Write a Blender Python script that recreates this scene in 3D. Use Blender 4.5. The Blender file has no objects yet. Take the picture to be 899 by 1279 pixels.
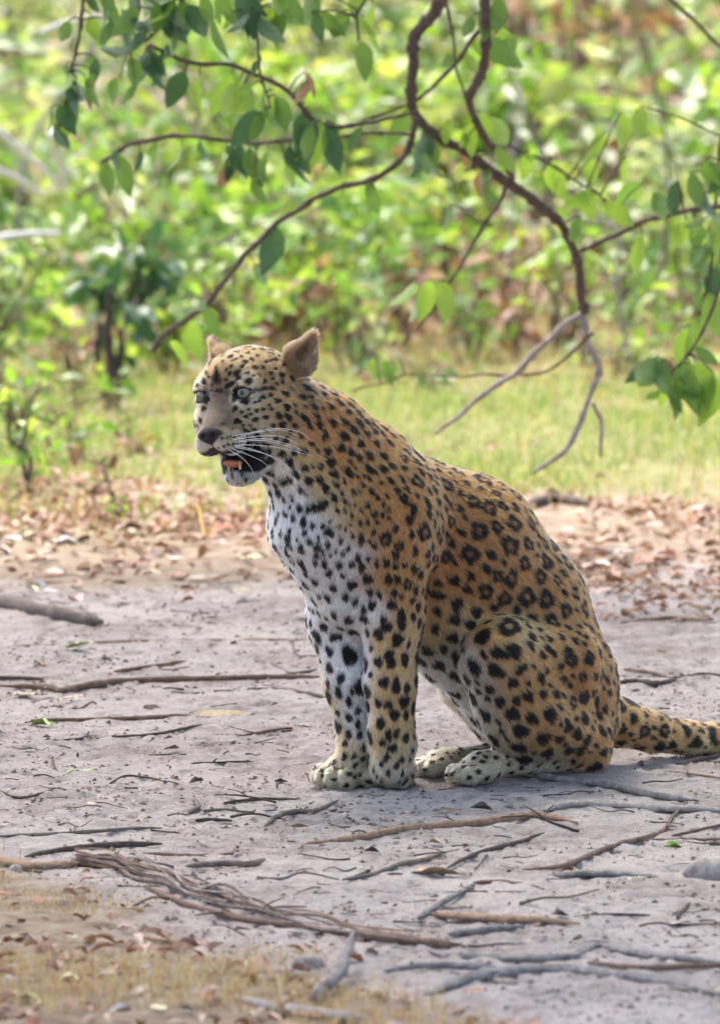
import bpy, bmesh, math, random
import numpy as np
from mathutils import Vector

rng = np.random.default_rng(7)
random.seed(7)
SC = bpy.context.scene
COL = SC.collection

# ------------------------------------------------------------------ camera, light, exposure
F_PX, CX, CY = 8925.0, 449.5, 639.5            # focal length and centre in photograph pixels
CAM = np.array([0.0, -15.0, 1.8])
PX = 1 / 595.0                                  # metres to a photograph pixel at the animal
PITCH = math.atan(724.5 / F_PX)
cam_data = bpy.data.cameras.new('camera')
cam = bpy.data.objects.new('camera', cam_data)
COL.objects.link(cam)
cam.location = CAM
cam.rotation_euler = (math.pi / 2 - PITCH, 0, 0)
cam_data.sensor_fit = 'VERTICAL'
cam_data.sensor_height = 36.0
cam_data.lens = F_PX / 1279.0 * 36.0
cam_data.clip_end = 500
cam_data.dof.use_dof = True
cam_data.dof.focus_distance = 15.0
cam_data.dof.aperture_fstop = cam_data.lens / 1000.0 / 0.040
SC.camera = cam

SUN_EL, SUN_AZ = math.radians(62), math.radians(-28)   # azimuth from +Y, positive towards +X
world = bpy.data.worlds.new('World')
SC.world = world
world.use_nodes = True
wn, wl = world.node_tree.nodes, world.node_tree.links
sky = wn.new('ShaderNodeTexSky')
sky.sky_type = 'NISHITA'
sky.sun_disc = False
sky.sun_elevation = SUN_EL
sky.sun_rotation = SUN_AZ
sky.dust_density = 4.0
sky.air_density = 0.7
sky.ozone_density = 0.6
wl.new(sky.outputs[0], wn['Background'].inputs[0])
wn['Background'].inputs[1].default_value = 0.15
sd = bpy.data.lights.new('sun', 'SUN')
sd.energy = 1.4
sd.angle = math.radians(12)
sd.color = (1.0, 0.95, 0.86)
sun = bpy.data.objects.new('sun', sd)
COL.objects.link(sun)
to_sun = Vector((math.sin(SUN_AZ) * math.cos(SUN_EL), math.cos(SUN_AZ) * math.cos(SUN_EL), math.sin(SUN_EL)))
sun.rotation_euler = to_sun.to_track_quat('Z', 'Y').to_euler()
sun.location = (0, 0, 30)
SC.view_settings.view_transform = 'Standard'
SC.view_settings.look = 'None'
SC.view_settings.exposure = 2.2
SC.view_settings.gamma = 1.0
SC.cycles.use_denoising = True
SC.cycles.max_bounces = 8
SC.cycles.diffuse_bounces = 3
SC.cycles.glossy_bounces = 2
SC.cycles.transmission_bounces = 5
SC.cycles.transparent_max_bounces = 6

# ------------------------------------------------------------------ helpers: pixels to places, noise, objects
RT = np.array([1.0, 0, 0])
FW = np.array([0, math.cos(PITCH), -math.sin(PITCH)])
UP = np.array([0, math.sin(PITCH), math.cos(PITCH)])


def ray(px, py):
    return FW + RT * ((px - CX) / F_PX) + UP * ((CY - py) / F_PX)


def at_depth(px, py, y):
    r = ray(px, py)
    return CAM + r * ((y - CAM[1]) / r[1])


def at_ground(px, py, z=0.0):
    r = ray(px, py)
    p = CAM + r * ((z - CAM[2]) / r[2])
    for _ in range(3):
        p = CAM + r * ((z + float(ground_z(p[0], p[1])) - CAM[2]) / r[2])
    return p


def project(P):
    q = P - CAM
    d = q @ FW
    return CX + F_PX * (q @ RT) / d, CY - F_PX * (q @ UP) / d, d


def hash2(ix, iy, seed):
    n = (ix.astype(np.int64) * 374761393 + iy.astype(np.int64) * 668265263 + seed * 974634777) & 0x7fffffff
    n = ((n ^ (n >> 13)) * 1274126177) & 0x7fffffff
    return ((n ^ (n >> 16)) & 0xffff) / 65535.0


def noise2(x, y, seed=0):
    x, y = np.asarray(x, float), np.asarray(y, float)
    ix, iy = np.floor(x), np.floor(y)
    fx, fy = x - ix, y - iy
    fx, fy = fx * fx * (3 - 2 * fx), fy * fy * (3 - 2 * fy)
    a, b = hash2(ix, iy, seed), hash2(ix + 1, iy, seed)
    c, d = hash2(ix, iy + 1, seed), hash2(ix + 1, iy + 1, seed)
    return (a + (b - a) * fx) + ((c + (d - c) * fx) - (a + (b - a) * fx)) * fy - 0.5


def sstep(a, b, x):
    t = np.clip((np.asarray(x, float) - a) / (b - a), 0, 1)
    return t * t * (3 - 2 * t)


def ground_z(x, y):
    x, y = np.asarray(x, float), np.asarray(y, float)
    z = 0.05 * noise2(x * 0.5, y * 0.5, 1) + 0.03 * noise2(x * 1.3 + 5, y * 1.3, 2)
    flat = np.exp(-((x - 0.15) ** 2 / 0.5 + (y - 0.1) ** 2 / 0.25))
    z = z * (1 - flat)
    z = z + 0.012 * np.exp(-((x - 0.3) ** 2 / 0.06 + (y - 0.2) ** 2 / 0.02))
    z = z + 0.035 * sstep(4.2, 6.5, y) + 0.6 * sstep(12, 40, y) * (1 + noise2(x * 0.12, y * 0.12, 4))
    return z


def track_mask(x, y):
    """1 on the bare sandy track, 0 on the verges."""
    far = 4.9 + 0.25 * x + 1.1 * noise2(x * 1.3, y * 0.0 + 3, 11) + 0.9 * noise2(x * 3, y * 2, 12) + 0.5 * noise2(x * 8, y * 6, 15)
    near = np.minimum(-1.40 - 2.2 * (x + 0.69), -1.25) + 0.45 * noise2(x * 2.5, y * 2.5, 13) + 0.25 * noise2(x * 8, y * 8, 14)
    return sstep(0.5, -0.4, y - far) * sstep(-0.25, 0.25, y - near)


def link(o, parent=None, label=None, cat=None, group=None, kind=None):
    COL.objects.link(o)
    if parent is not None:
        o.parent = parent
    tag(o, label, cat, group, kind)
    return o


def tag(o, label=None, cat=None, group=None, kind=None):
    if label: o['label'] = label
    if cat: o['category'] = cat
    if group: o['group'] = group
    if kind: o['kind'] = kind


def mesh_np(name, V, Fq, mat=None, smooth=False, corner_cols=None, point_cols=None):
    """mesh from arrays; Fq is an (n,3) or (n,4) index array or a list of such arrays"""
    V = np.asarray(V, np.float32)
    Fl = Fq if isinstance(Fq, list) else [Fq]
    Fl = [np.asarray(f, np.int32) for f in Fl if len(f)]
    me = bpy.data.meshes.new(name)
    me.vertices.add(len(V))
    me.vertices.foreach_set('co', V.ravel())
    idx = np.concatenate([f.ravel() for f in Fl])
    tot = np.concatenate([np.full(len(f), f.shape[1], np.int32) for f in Fl])
    me.loops.add(len(idx))
    me.loops.foreach_set('vertex_index', idx)
    me.polygons.add(len(tot))
    me.polygons.foreach_set('loop_start', np.concatenate([[0], np.cumsum(tot)[:-1]]).astype(np.int32))
    me.polygons.foreach_set('loop_total', tot)
    if smooth:
        me.polygons.foreach_set('use_smooth', np.ones(len(tot), bool))
    if point_cols is not None:
        for k, c in point_cols.items():
            c = np.asarray(c, np.float32)
            if c.shape[1] == 3:
                c = np.concatenate([c, np.ones((len(c), 1), np.float32)], 1)
            a = me.attributes.new(k, 'FLOAT_COLOR', 'POINT')
            a.data.foreach_set('color', c.ravel())
    me.update(calc_edges=True)
    if mat: me.materials.append(mat)
    return me


def obj(name, me, parent=None, label=None, cat=None, group=None, kind=None):
    return link(bpy.data.objects.new(name, me), parent, label, cat, group, kind)


def empty(name, loc=(0, 0, 0), label=None, cat=None, group=None, parent=None):
    o = bpy.data.objects.new(name, None)
    o.location = loc
    o.empty_display_size = 0.1
    return link(o, parent, label, cat, group)


class Mat:
    """small node-material builder"""
    def __init__(s, name):
        s.m = bpy.data.materials.new(name)
        s.m.use_nodes = True
        s.n, s.l = s.m.node_tree.nodes, s.m.node_tree.links
        s.b = s.n['Principled BSDF']
        s.out = s.n['Material Output']

    def node(s, t, **kw):
        n = s.n.new('ShaderNode' + t)
        for k, v in kw.items():
            setattr(n, k, v)
        return n

    def set(s, node, **inp):
        for k, v in inp.items():
            node.inputs[k.replace('_', ' ')].default_value = v

    def to(s, a, b):
        s.l.new(a, b)

    def coords(s, kind='Object'):
        return s.node('TexCoord').outputs[kind]

    def noise(s, scale, detail=4, rough=0.6, vec=None, dist=0.0):
        n = s.node('TexNoise')
        s.set(n, Scale=scale, Detail=detail, Roughness=rough, Distortion=dist)
        if vec is not None: s.to(vec, n.inputs['Vector'])
        return n.outputs['Fac']

    def ramp(s, fac, stops):
        r = s.node('ValToRGB')
        e = r.color_ramp.elements
        while len(e) < len(stops): e.new(0.5)
        for i, (p, c) in enumerate(stops):
            e[i].position = p
            e[i].color = (*c, 1) if len(c) == 3 else c
        s.to(fac, r.inputs[0])
        return r.outputs[0]

    def mix(s, fac, a, b, mode='MIX'):
        m = s.node('Mix', data_type='RGBA', blend_type=mode)
        for sock, v in ((m.inputs[0], fac), (m.inputs[6], a), (m.inputs[7], b)):
            if hasattr(v, 'is_linked'): s.to(v, sock)
            elif isinstance(v, (int, float)): sock.default_value = v
            else: sock.default_value = (*v, 1)
        return m.outputs[2]

    def math(s, op, a, b=0.0):
        m = s.node('Math', operation=op)
        for sock, v in ((m.inputs[0], a), (m.inputs[1], b)):
            if hasattr(v, 'is_linked'): s.to(v, sock)
            else: sock.default_value = v
        return m.outputs[0]

    def bump(s, h, strength=0.5, dist=0.01):
        b = s.node('Bump')
        b.inputs['Strength'].default_value = strength
        b.inputs['Distance'].default_value = dist
        s.to(h, b.inputs['Height'])
        s.to(b.outputs[0], s.b.inputs['Normal'])


def tube_np(P, R, seg=7, closed_tip=True, lump=0.0, seed=0):
    """swept tube along points P (n,3) with radii R; returns V, quads (+ fan caps as quads/tris)"""
    P = np.asarray(P, float); R = np.broadcast_to(np.asarray(R, float), (len(P),)).copy()
    T = np.gradient(P, axis=0)
    T /= np.linalg.norm(T, axis=1, keepdims=True) + 1e-12
    ref = np.array([0, 0, 1.0]) if abs(T[0, 2]) < 0.9 else np.array([1.0, 0, 0])
    V, n = [], len(P)
    lr = np.random.default_rng(seed)
    u = np.cross(T[0], ref); u /= np.linalg.norm(u)
    ang = np.linspace(0, 2 * np.pi, seg, endpoint=False)
    for i in range(n):
        u = u - T[i] * (u @ T[i]); u /= np.linalg.norm(u) + 1e-12
        w = np.cross(T[i], u)
        r = R[i] * (1 + lump * lr.normal(0, 1, seg))
        V.append(P[i] + (np.cos(ang) * r)[:, None] * u + (np.sin(ang) * r)[:, None] * w)
    V = np.concatenate(V)
    i = np.arange(n - 1)[:, None] * seg
    j = np.arange(seg)[None]
    k = (j + 1) % seg
    Q = np.stack([i + j, i + k, i + seg + k, i + seg + j], -1).reshape(-1, 4)
    caps = []
    c0 = len(V)
    V = np.concatenate([V, P[:1] - T[:1] * R[0] * 0.3, P[-1:] + T[-1:] * R[-1] * 0.3])
    for a in range(seg):
        caps.append([c0, (a + 1) % seg, a])
        caps.append([c0 + 1, (n - 1) * seg + a, (n - 1) * seg + (a + 1) % seg])
    return V, [Q, np.array(caps)]


def smooth_path(P, sub=5):
    """Catmull-Rom through points (n,k)"""
    P = np.asarray(P, float)
    if len(P) < 3:
        t = np.linspace(0, 1, sub + 1)[:, None]
        return P[0] + (P[-1] - P[0]) * t
    E = np.concatenate([2 * P[:1] - P[1:2], P, 2 * P[-1:] - P[-2:-1]])
    out = []
    for i in range(1, len(E) - 2):
        p0, p1, p2, p3 = E[i - 1], E[i], E[i + 1], E[i + 2]
        for t in np.arange(sub) / sub:
            out.append(0.5 * ((2 * p1) + (-p0 + p2) * t + (2 * p0 - 5 * p1 + 4 * p2 - p3) * t * t + (-p0 + 3 * p1 - 3 * p2 + p3) * t ** 3))
    out.append(P[-1])
    return np.array(out)


def join_np(parts):
    """[(V, [faces...])] -> V, [faces...]"""
    Vs, by, off = [], {}, 0
    for V, Fl in parts:
        Vs.append(V)
        for f in Fl:
            f = np.asarray(f)
            if len(f): by.setdefault(f.shape[1], []).append(f + off)
        off += len(V)
    return np.concatenate(Vs), [np.concatenate(v) for v in by.values()]
# ------------------------------------------------------------------ the ground
def axis_u(spans):
    out = [spans[0][0]]
    for a, b, h in spans:
        n = max(1, round((b - a) / h))
        out += list(a + (b - a) * np.arange(1, n + 1) / n)
    return np.array(out)


def ground_fine(x, y):
    t = track_mask(x, y)
    z = 0.008 * noise2(x * 6, y * 6, 21) + 0.008 * noise2(x * 17, y * 15, 22) + 0.009 * noise2(x * 42, y * 36, 23)
    p = noise2(x * 30, y * 24, 25) + .5 * noise2(x * 63, y * 55, 26)
    z = z - 0.014 * sstep(.25, .5, p) + 0.005 * sstep(.30, .48, -p)
    return z * (.45 + .55 * t) + (1 - t) * .012 * noise2(x * 13, y * 13, 24)


gx = axis_u([(-60, -8, 4), (-8, -1.5, .1), (-1.5, 1.5, .0125), (1.5, 8, .1), (8, 60, 4)])
gy = axis_u([(-30, -6, 1.5), (-6, -3.6, .08), (-3.6, 2.2, .0125), (2.2, 7, .022), (7, 16, .12), (16, 60, 1.0), (60, 160, 10)])
XX, YY = np.meshgrid(gx, gy, indexing='ij')
V = np.stack([XX, YY, ground_z(XX, YY) + ground_fine(XX, YY)], -1).reshape(-1, 3)
ii = np.arange(len(gx) - 1)[:, None] * len(gy) + np.arange(len(gy) - 1)[None]
Q = np.stack([ii, ii + len(gy), ii + len(gy) + 1, ii + 1], -1).reshape(-1, 4)
tm = track_mask(V[:, 0], V[:, 1])
gm = sstep(6.2, 8.6, V[:, 1] - .25 * V[:, 0] + 2.4 * noise2(V[:, 0] * 1.5, V[:, 1] * 1.2, 31)) * (1 - sstep(13.5, 16.5, V[:, 1] + 2 * noise2(V[:, 0], V[:, 1], 33)))
m = Mat('ground')
a = m.node('Attribute', attribute_name='cover')
sx = m.node('SeparateColor'); m.to(a.outputs['Color'], sx.inputs[0])
co = m.coords()
n1 = m.noise(2.2, 5, .6, co); n2 = m.noise(14, 6, .65, co); n3 = m.noise(90, 4, .7, co)
sand = m.ramp(m.math('ADD', m.math('MULTIPLY', n1, .55), m.math('MULTIPLY', n2, .45)),
              [(.34, (.26, .205, .18)), (.46, (.41, .35, .325)), (.57, (.52, .455, .425)), (.68, (.47, .38, .325))])
n4 = m.noise(38, 5, .75, co, .4); n5 = m.noise(260, 3, .7, co)
sand = m.mix(m.math('MULTIPLY', m.ramp(n3, [(.50, (0, 0, 0)), (.66, (1, 1, 1))]), .55), sand, (.22, .17, .15))
sand = m.mix(m.math('MULTIPLY', m.ramp(n4, [(.56, (0, 0, 0)), (.66, (1, 1, 1))]), .45), sand, (.17, .13, .115))
sand = m.mix(m.math('MULTIPLY', m.ramp(n5, [(.60, (0, 0, 0)), (.72, (1, 1, 1))]), .5), sand, (.58, .52, .49))
soil = m.ramp(n2, [(.3, (.15, .105, .075)), (.5, (.31, .235, .17)), (.72, (.43, .36, .285))])
turf = m.ramp(n2, [(.3, (.12, .12, .045)), (.5, (.22, .22, .08)), (.72, (.36, .31, .17))])
c1 = m.mix(sx.outputs[0], soil, sand)
c1 = m.mix(sx.outputs[1], c1, turf)
m.to(c1, m.b.inputs['Base Color'])
m.set(m.b, Roughness=0.95)
m.b.inputs['Specular IOR Level'].default_value = .15
m.bump(m.math('ADD', m.noise(120, 5, .7, co), m.math('MULTIPLY', m.noise(420, 3, .6, co), .35)), .9, .012)
obj('ground', mesh_np('ground', V, Q, m.m, True, point_cols={'cover': np.stack([tm, gm, tm * 0], -1)}), kind='structure')

# ------------------------------------------------------------------ materials of plants
def leaf_mat(name, stops, trans=.42, gloss=.27, blotch=.0):
    m = Mat(name)
    g = m.node('NewGeometry')
    n = m.noise(9, 2, .5, m.coords())
    f = m.math('ADD', m.math('MULTIPLY', g.outputs['Random Per Island'], .8), m.math('MULTIPLY', n, .2))
    c = m.ramp(f, stops)
    if blotch:
        c = m.mix(m.math('MULTIPLY', m.ramp(m.noise(5.5, 4, .6, m.coords(), .6), [(.60, (0, 0, 0)), (.70, (1, 1, 1))]), blotch), c, (.22, .15, .05))
    m.to(c, m.b.inputs['Base Color'])
    m.set(m.b, Roughness=gloss)
    m.bump(m.noise(22, 4, .6, m.coords()), .5, .02)
    m.b.inputs['Specular IOR Level'].default_value = .4
    t = m.node('BsdfTranslucent')
    bright = m.mix(1.0, c, (1.5, 1.45, .75), 'MULTIPLY')
    m.to(bright, t.inputs[0])
    mx = m.node('MixShader'); mx.inputs[0].default_value = trans
    m.to(m.b.outputs[0], mx.inputs[1]); m.to(t.outputs[0], mx.inputs[2])
    m.to(mx.outputs[0], m.out.inputs['Surface'])
    return m.m


LM = {'bright': leaf_mat('leaf_bright', [(.05, (.07, .16, .03)), (.35, (.15, .29, .045)), (.7, (.26, .39, .07)), (.95, (.38, .42, .13))], blotch=.55),
      'mid': leaf_mat('leaf_mid', [(.05, (.055, .13, .035)), (.5, (.10, .20, .05)), (.9, (.17, .26, .06))], blotch=.55),
      'dark': leaf_mat('leaf_dark', [(.05, (.025, .075, .035)), (.5, (.045, .11, .05)), (.9, (.08, .16, .06))], .3, .28, .5),
      'pale': leaf_mat('leaf_pale', [(.05, (.20, .29, .13)), (.5, (.29, .36, .17)), (.9, (.38, .40, .26))], .4),
      'yellow': leaf_mat('leaf_yellow', [(.05, (.22, .29, .07)), (.5, (.32, .36, .11)), (.9, (.44, .42, .20))]),
      'dry': leaf_mat('leaf_dry', [(.05, (.16, .075, .045)), (.4, (.26, .13, .075)), (.7, (.38, .23, .15)), (.95, (.50, .38, .30))], .2, .6),
      'grass': leaf_mat('grass_blade', [(.05, (.10, .17, .045)), (.4, (.19, .27, .085)), (.70, (.29, .34, .14)), (.95, (.46, .41, .25))], .4, .5),
      'straw': leaf_mat('dry_grass', [(.05, (.26, .16, .08)), (.5, (.42, .30, .16)), (.85, (.52, .40, .24)), (.98, (.28, .30, .10))], .3, .6),
      'litter': leaf_mat('leaf_litter', [(.02, (.09, .04, .028)), (.3, (.20, .09, .058)), (.6, (.32, .175, .13)), (.85, (.45, .31, .26)), (.98, (.58, .50, .46))], .12, .65)}


def bark_mat(name, c0, c1, c2, sc=40, bump=.6):
    m = Mat(name)
    mp = m.node('Mapping'); m.to(m.coords(), mp.inputs[0])
    n = m.noise(sc, 6, .7, mp.outputs[0], .8)
    m.to(m.ramp(n, [(.3, c0), (.52, c1), (.75, c2)]), m.b.inputs['Base Color'])
    m.set(m.b, Roughness=.85)
    m.b.inputs['Specular IOR Level'].default_value = .25
    m.bump(m.noise(sc * 2.2, 5, .7, mp.outputs[0], .5), bump, .004)
    return m.m


BK = {'grey': bark_mat('bark_grey', (.065, .048, .038), (.15, .118, .096), (.27, .22, .185)),
      'brown': bark_mat('bark_brown', (.075, .045, .032), (.16, .10, .07), (.27, .18, .12)),
      'tan': bark_mat('bark_tan', (.14, .08, .05), (.27, .17, .105), (.40, .28, .19)),
      'pale': bark_mat('bark_pale', (.17, .135, .115), (.31, .265, .235), (.46, .41, .37)),
      'blue': bark_mat('bark_weathered', (.075, .065, .06), (.19, .172, .163), (.33, .305, .29)),
      'white': bark_mat('stalk_whitish', (.46, .42, .37), (.64, .60, .54), (.78, .75, .69)),
      'dark': bark_mat('bark_dark', (.035, .025, .02), (.08, .055, .045), (.14, .10, .085)),
      'branch': bark_mat('bark_branch', (.05, .032, .025), (.11, .075, .058), (.19, .14, .11), 60)}

# ------------------------------------------------------------------ leaves as arrays
LEAF6 = np.array([(0, 0, 0), (.30, .22, .05), (.68, .19, .02), (1, 0, -.16), (.68, -.19, .02), (.30, -.22, .05), (.4, 0, -.02)])
LEAFF = np.array([(0, 6, 1), (1, 6, 2), (2, 6, 3), (3, 6, 4), (4, 6, 5), (5, 6, 0)])
LEAF4 = np.array([(0, 0, 0), (.45, .30, .06), (1, 0, -.06), (.45, -.30, .06)])
LEAF4F = np.array([(0, 2, 1), (0, 3, 2)])


def scatter_leaves(P, D, L, rngl, base=LEAF6, faces=LEAFF, width=1.0, roll=None):
    """leaves at points P with long axes D, lengths L"""
    n = len(P)
    D = D / (np.linalg.norm(D, axis=1, keepdims=True) + 1e-9)
    r = rngl.normal(0, 1, (n, 3)) if roll is None else roll
    S = np.cross(D, r); S /= np.linalg.norm(S, axis=1, keepdims=True) + 1e-9
    U = np.cross(S, D)
    B = base[None] * L[:, None, None]
    V = P[:, None] + B[:, :, :1] * D[:, None] + B[:, :, 1:2] * width * S[:, None] + B[:, :, 2:] * U[:, None]
    F = faces[None] + (np.arange(n) * len(base))[:, None, None]
    return V.reshape(-1, 3), F.reshape(-1, faces.shape[1])


# ------------------------------------------------------------------ the tree whose crown shades the track
TREE = empty('tree', (3.1, 4.6, float(ground_z(3.1, 4.6))), 'dark barked tree reaching over the track with bare crooked boughs hanging down', 'tree')
TO = np.array(TREE.location)
tr = np.random.default_rng(21)


def tree_part(name, V, F, mat, parent=None, smooth=True, kind=None):
    return obj(name, mesh_np(name, np.asarray(V) - TO, F, mat, smooth), parent or TREE, kind=kind)


tp = smooth_path([TO + (0, 0, -.2), TO + (-.05, .05, 1.0), TO + (-.25, 0, 2.2), TO + (-.7, -.15, 3.3), TO + (-1.3, -.5, 4.4), TO + (-1.9, -1.2, 5.6)], 6)
V, F = tube_np(tp, np.linspace(.24, .09, len(tp)), 14, lump=.05)
tree_part('trunk', V, F, BK['branch'])
for k, (st, en, rr) in enumerate([((2.7, 4.4, 2.4), (-2.4, 6.2, 4.6), .10), ((2.4, 4.4, 3.2), (-1.8, 0.2, 4.4), .10), ((1.9, 4.1, 4.4), (0.2, -2.8, 5.0), .08), ((2.6, 4.5, 2.9), (5.2, 1.5, 4.6), .09),
                                  ((2.7, 4.5, 2.6), (4.6, 7.4, 4.6), .08), ((2.3, 4.3, 3.5), (.4, 3.4, 3.0), .06)]):
    st, en = np.array(st), np.array(en)
    mid = (st + en) / 2 + (0, 0, .45)
    P = smooth_path([st, (st * 2 + mid) / 3 + tr.normal(0, .1, 3), mid, (mid + en * 2) / 3 + tr.normal(0, .15, 3), en], 5)
    V, F = tube_np(P, np.linspace(rr, rr * .25, len(P)), 9, lump=.05)
    tree_part('limb', V, F, BK['branch'])
n = 11000
th = tr.uniform(0, 2 * np.pi, n); rr = np.sqrt(tr.random(n))
P = np.stack([0.4 + 5.6 * rr * np.cos(th), 1.4 + 5.6 * rr * np.sin(th), np.zeros(n)], -1)
P[:, 2] = 3.6 + 2.8 * tr.random(n) * (1.05 - rr ** 2) + .5 * noise2(P[:, 0] * .8, P[:, 1] * .8, 9)
keep = noise2(P[:, 0] * 1.2, P[:, 1] * 1.2 + P[:, 2], 10) > -.42 + .3 * (rr > .85)
P = P[keep]
D = tr.normal(0, 1, (len(P), 3)) * (1, 1, .45) + (0, 0, -.35)
V, F = scatter_leaves(P, D, tr.uniform(.16, .25, len(P)), tr, LEAF4, LEAF4F, 1.15, roll=tr.normal(0, .5, (len(P), 3)) + (0, 0, 1.0))
tree_part('crown', V, F, LM['mid'], smooth=False, kind='stuff')

# boughs that hang into view, traced from the photograph at about four metres behind the animal
BOUGHS = [
    ([(585, -120), (566, -40), (546, 5), (521, 45), (515, 100), (522, 145), (560, 178), (610, 208), (660, 246), (700, 280), (721, 325), (726, 370), (728, 392)], (10, 7, 6.5), 3.5, 0.5, 'branch'),
    ([(728, 390), (690, 420), (640, 465), (590, 505), (545, 542)], (5, 4.5, 2.5), 4.0, .3, 'pale'),
    ([(727, 388), (735, 430), (745, 460), (738, 500), (705, 560), (668, 587)], (5.5, 5, 3.5), 4.0, .2, 'pale'),
    ([(740, 505), (751, 530), (749, 570)], (3.2, 3, 2.2), 4.15, .1, 'pale'),
    ([(722, 312), (770, 290), (830, 271), (868, 262), (930, 255)], (4, 3.5, 2.5), 3.95, -.5, 'branch'),
    ([(620, -120), (610, -30), (606, 40), (600, 90), (586, 130), (600, 165), (625, 196), (643, 222)], (9, 6, 4), 3.2, .5, 'branch'),
    ([(521, 148), (508, 190), (470, 220), (420, 236), (370, 265), (320, 300), (290, 340), (260, 380), (215, 412), (192, 440)], (4.5, 4, 4), 3.6, .6, 'branch'),
    ([(515, 170), (470, 165), (390, 173), (300, 178), (210, 170), (160, 182), (124, 203)], (2.5, 3, 3), 3.3, .5, 'branch'),
    ([(520, 140), (470, 155), (430, 158), (396, 150), (350, 110), (300, 86), (240, 78), (185, 55)], (2.5, 3.5, 3), 3.4, -.4, 'branch'),
    ([(300, -60), (316, 10), (324, 80), (336, 135)], (2.5, 2, 1.6), 2.6, .1, 'branch'),
    ([(465, -60), (452, 10), (445, 50)], (2.4, 2, 1.8), 3.0, 0, 'branch'),
    ([(608, 25), (570, 76), (520, 125), (440, 160)], (3, 3, 2), 3.6, .3, 'branch'),
    ([(548, -50), (560, 20), (570, 80), (578, 122)], (2.5, 2, 1.8), 3.3, .1, 'branch'),
    ([(740, 415), (700, 452), (640, 468), (560, 470), (500, 470), (440, 492)], (2.6, 2, 1.4), 4.0, .5, 'brown'),
    ([(640, 218), (620, 262), (580, 320), (548, 375), (520, 415)], (2.8, 2.4, 1.6), 3.8, .3, 'branch'),
    ([(596, 155), (640, 185), (700, 215), (770, 262)], (2.5, 2.2, 1.4), 3.6, .2, 'branch'),
    ([(100, -60), (103, 30), (90, 100), (70, 165)], (3, 2.4, 1.8), 3.2, .1, 'branch'),
    ([(820, -20), (860, 20), (905, 60)], (3, 2.6, 2), 4.6, .1, 'branch'),
    ([(926, 80), (900, 170), (893, 260), (884, 340), (872, 400)], (3, 2.4, 1.5), 3.2, .1, 'branch'),
    ([(920, 300), (880, 405), (850, 455), (820, 480)], (2.5, 2, 1.2), 3.1, .0, 'branch'),
    ([(210, -60), (215, 0), (190, 45), (160, 60)], (3, 2.4, 1.6), 2.9, .0, 'branch'),
]
BOBJ = []
for k, (pts, rads, y0, dy, mk) in enumerate(BOUGHS):
    n = len(pts)
    y0 = y0 + 1.1
    P = np.array([at_depth(px, py, y0 + dy * i / (n - 1)) for i, (px, py) in enumerate(pts)])
    P = smooth_path(P, 9)
    d = (y0 + 15) / 15
    R = np.interp(np.linspace(0, 1, len(P)), [0, .5, 1], np.array(rads) * .86 * PX * d)
    P = P + np.stack([noise2(P[:, 0] * 14, P[:, 2] * 14 + k, 40 + q) * .018 for q in range(3)], -1)
    R = R * (1 + .30 * noise2(np.arange(len(P)) * .8, np.zeros(len(P)) + k, 74) + .35 * (noise2(np.arange(len(P)) * 1.7, np.zeros(len(P)) + k, 75) > .30))
    V, F = tube_np(P, R, 9, lump=.09, seed=k)
    BOBJ.append((tree_part('branch', V, F, BK[mk]), P))


# one leaf mesh with some relief, in a few shapes, hung singly on the boughs
def leaf_mesh(name, mat, width=.42, droop=.25, fold=.18, curl=0.0, n=7, wave=.02, seed=0, tip=.85):
    lr = np.random.default_rng(seed)
    rows = []
    for i in range(n + 1):
        t = i / n
        w = width * .5 * (math.sin(math.pi * t ** tip) ** .8 if 0 < t < 1 else 0.012)
        z = -droop * t * t
        c = lr.normal(0, wave)
        rows.append([(t, -w, z + fold * w + curl * w * w * 4 + c), (t, 0, z), (t, w, z + fold * w + curl * w * w * 4 - c)])
    V = np.array(rows).reshape(-1, 3)
    F = []
    for i in range(n):
        a = i * 3
        F += [(a, a + 3, a + 4, a + 1), (a + 1, a + 4, a + 5, a + 2)]
    return mesh_np(name, V, np.array(F), mat, True)


HANGING = {k: [leaf_mesh('leaf', LM[k], .40 + .08 * j, .2 + .15 * j, .25, 0, 7, .015, j) for j in range(3)] for k in ('bright', 'mid', 'dark', 'dry', 'yellow')}


def basis(o, p, d, s, L):
    from mathutils import Matrix
    d = d / np.linalg.norm(d); u = np.cross(d, s); u /= np.linalg.norm(u) + 1e-9; w = np.cross(u, d)
    M = Matrix([[d[0] * L, w[0] * L, u[0] * L, p[0]], [d[1] * L, w[1] * L, u[1] * L, p[1]], [d[2] * L, w[2] * L, u[2] * L, p[2]], [0, 0, 0, 1]])
    o.matrix_world = M


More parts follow.
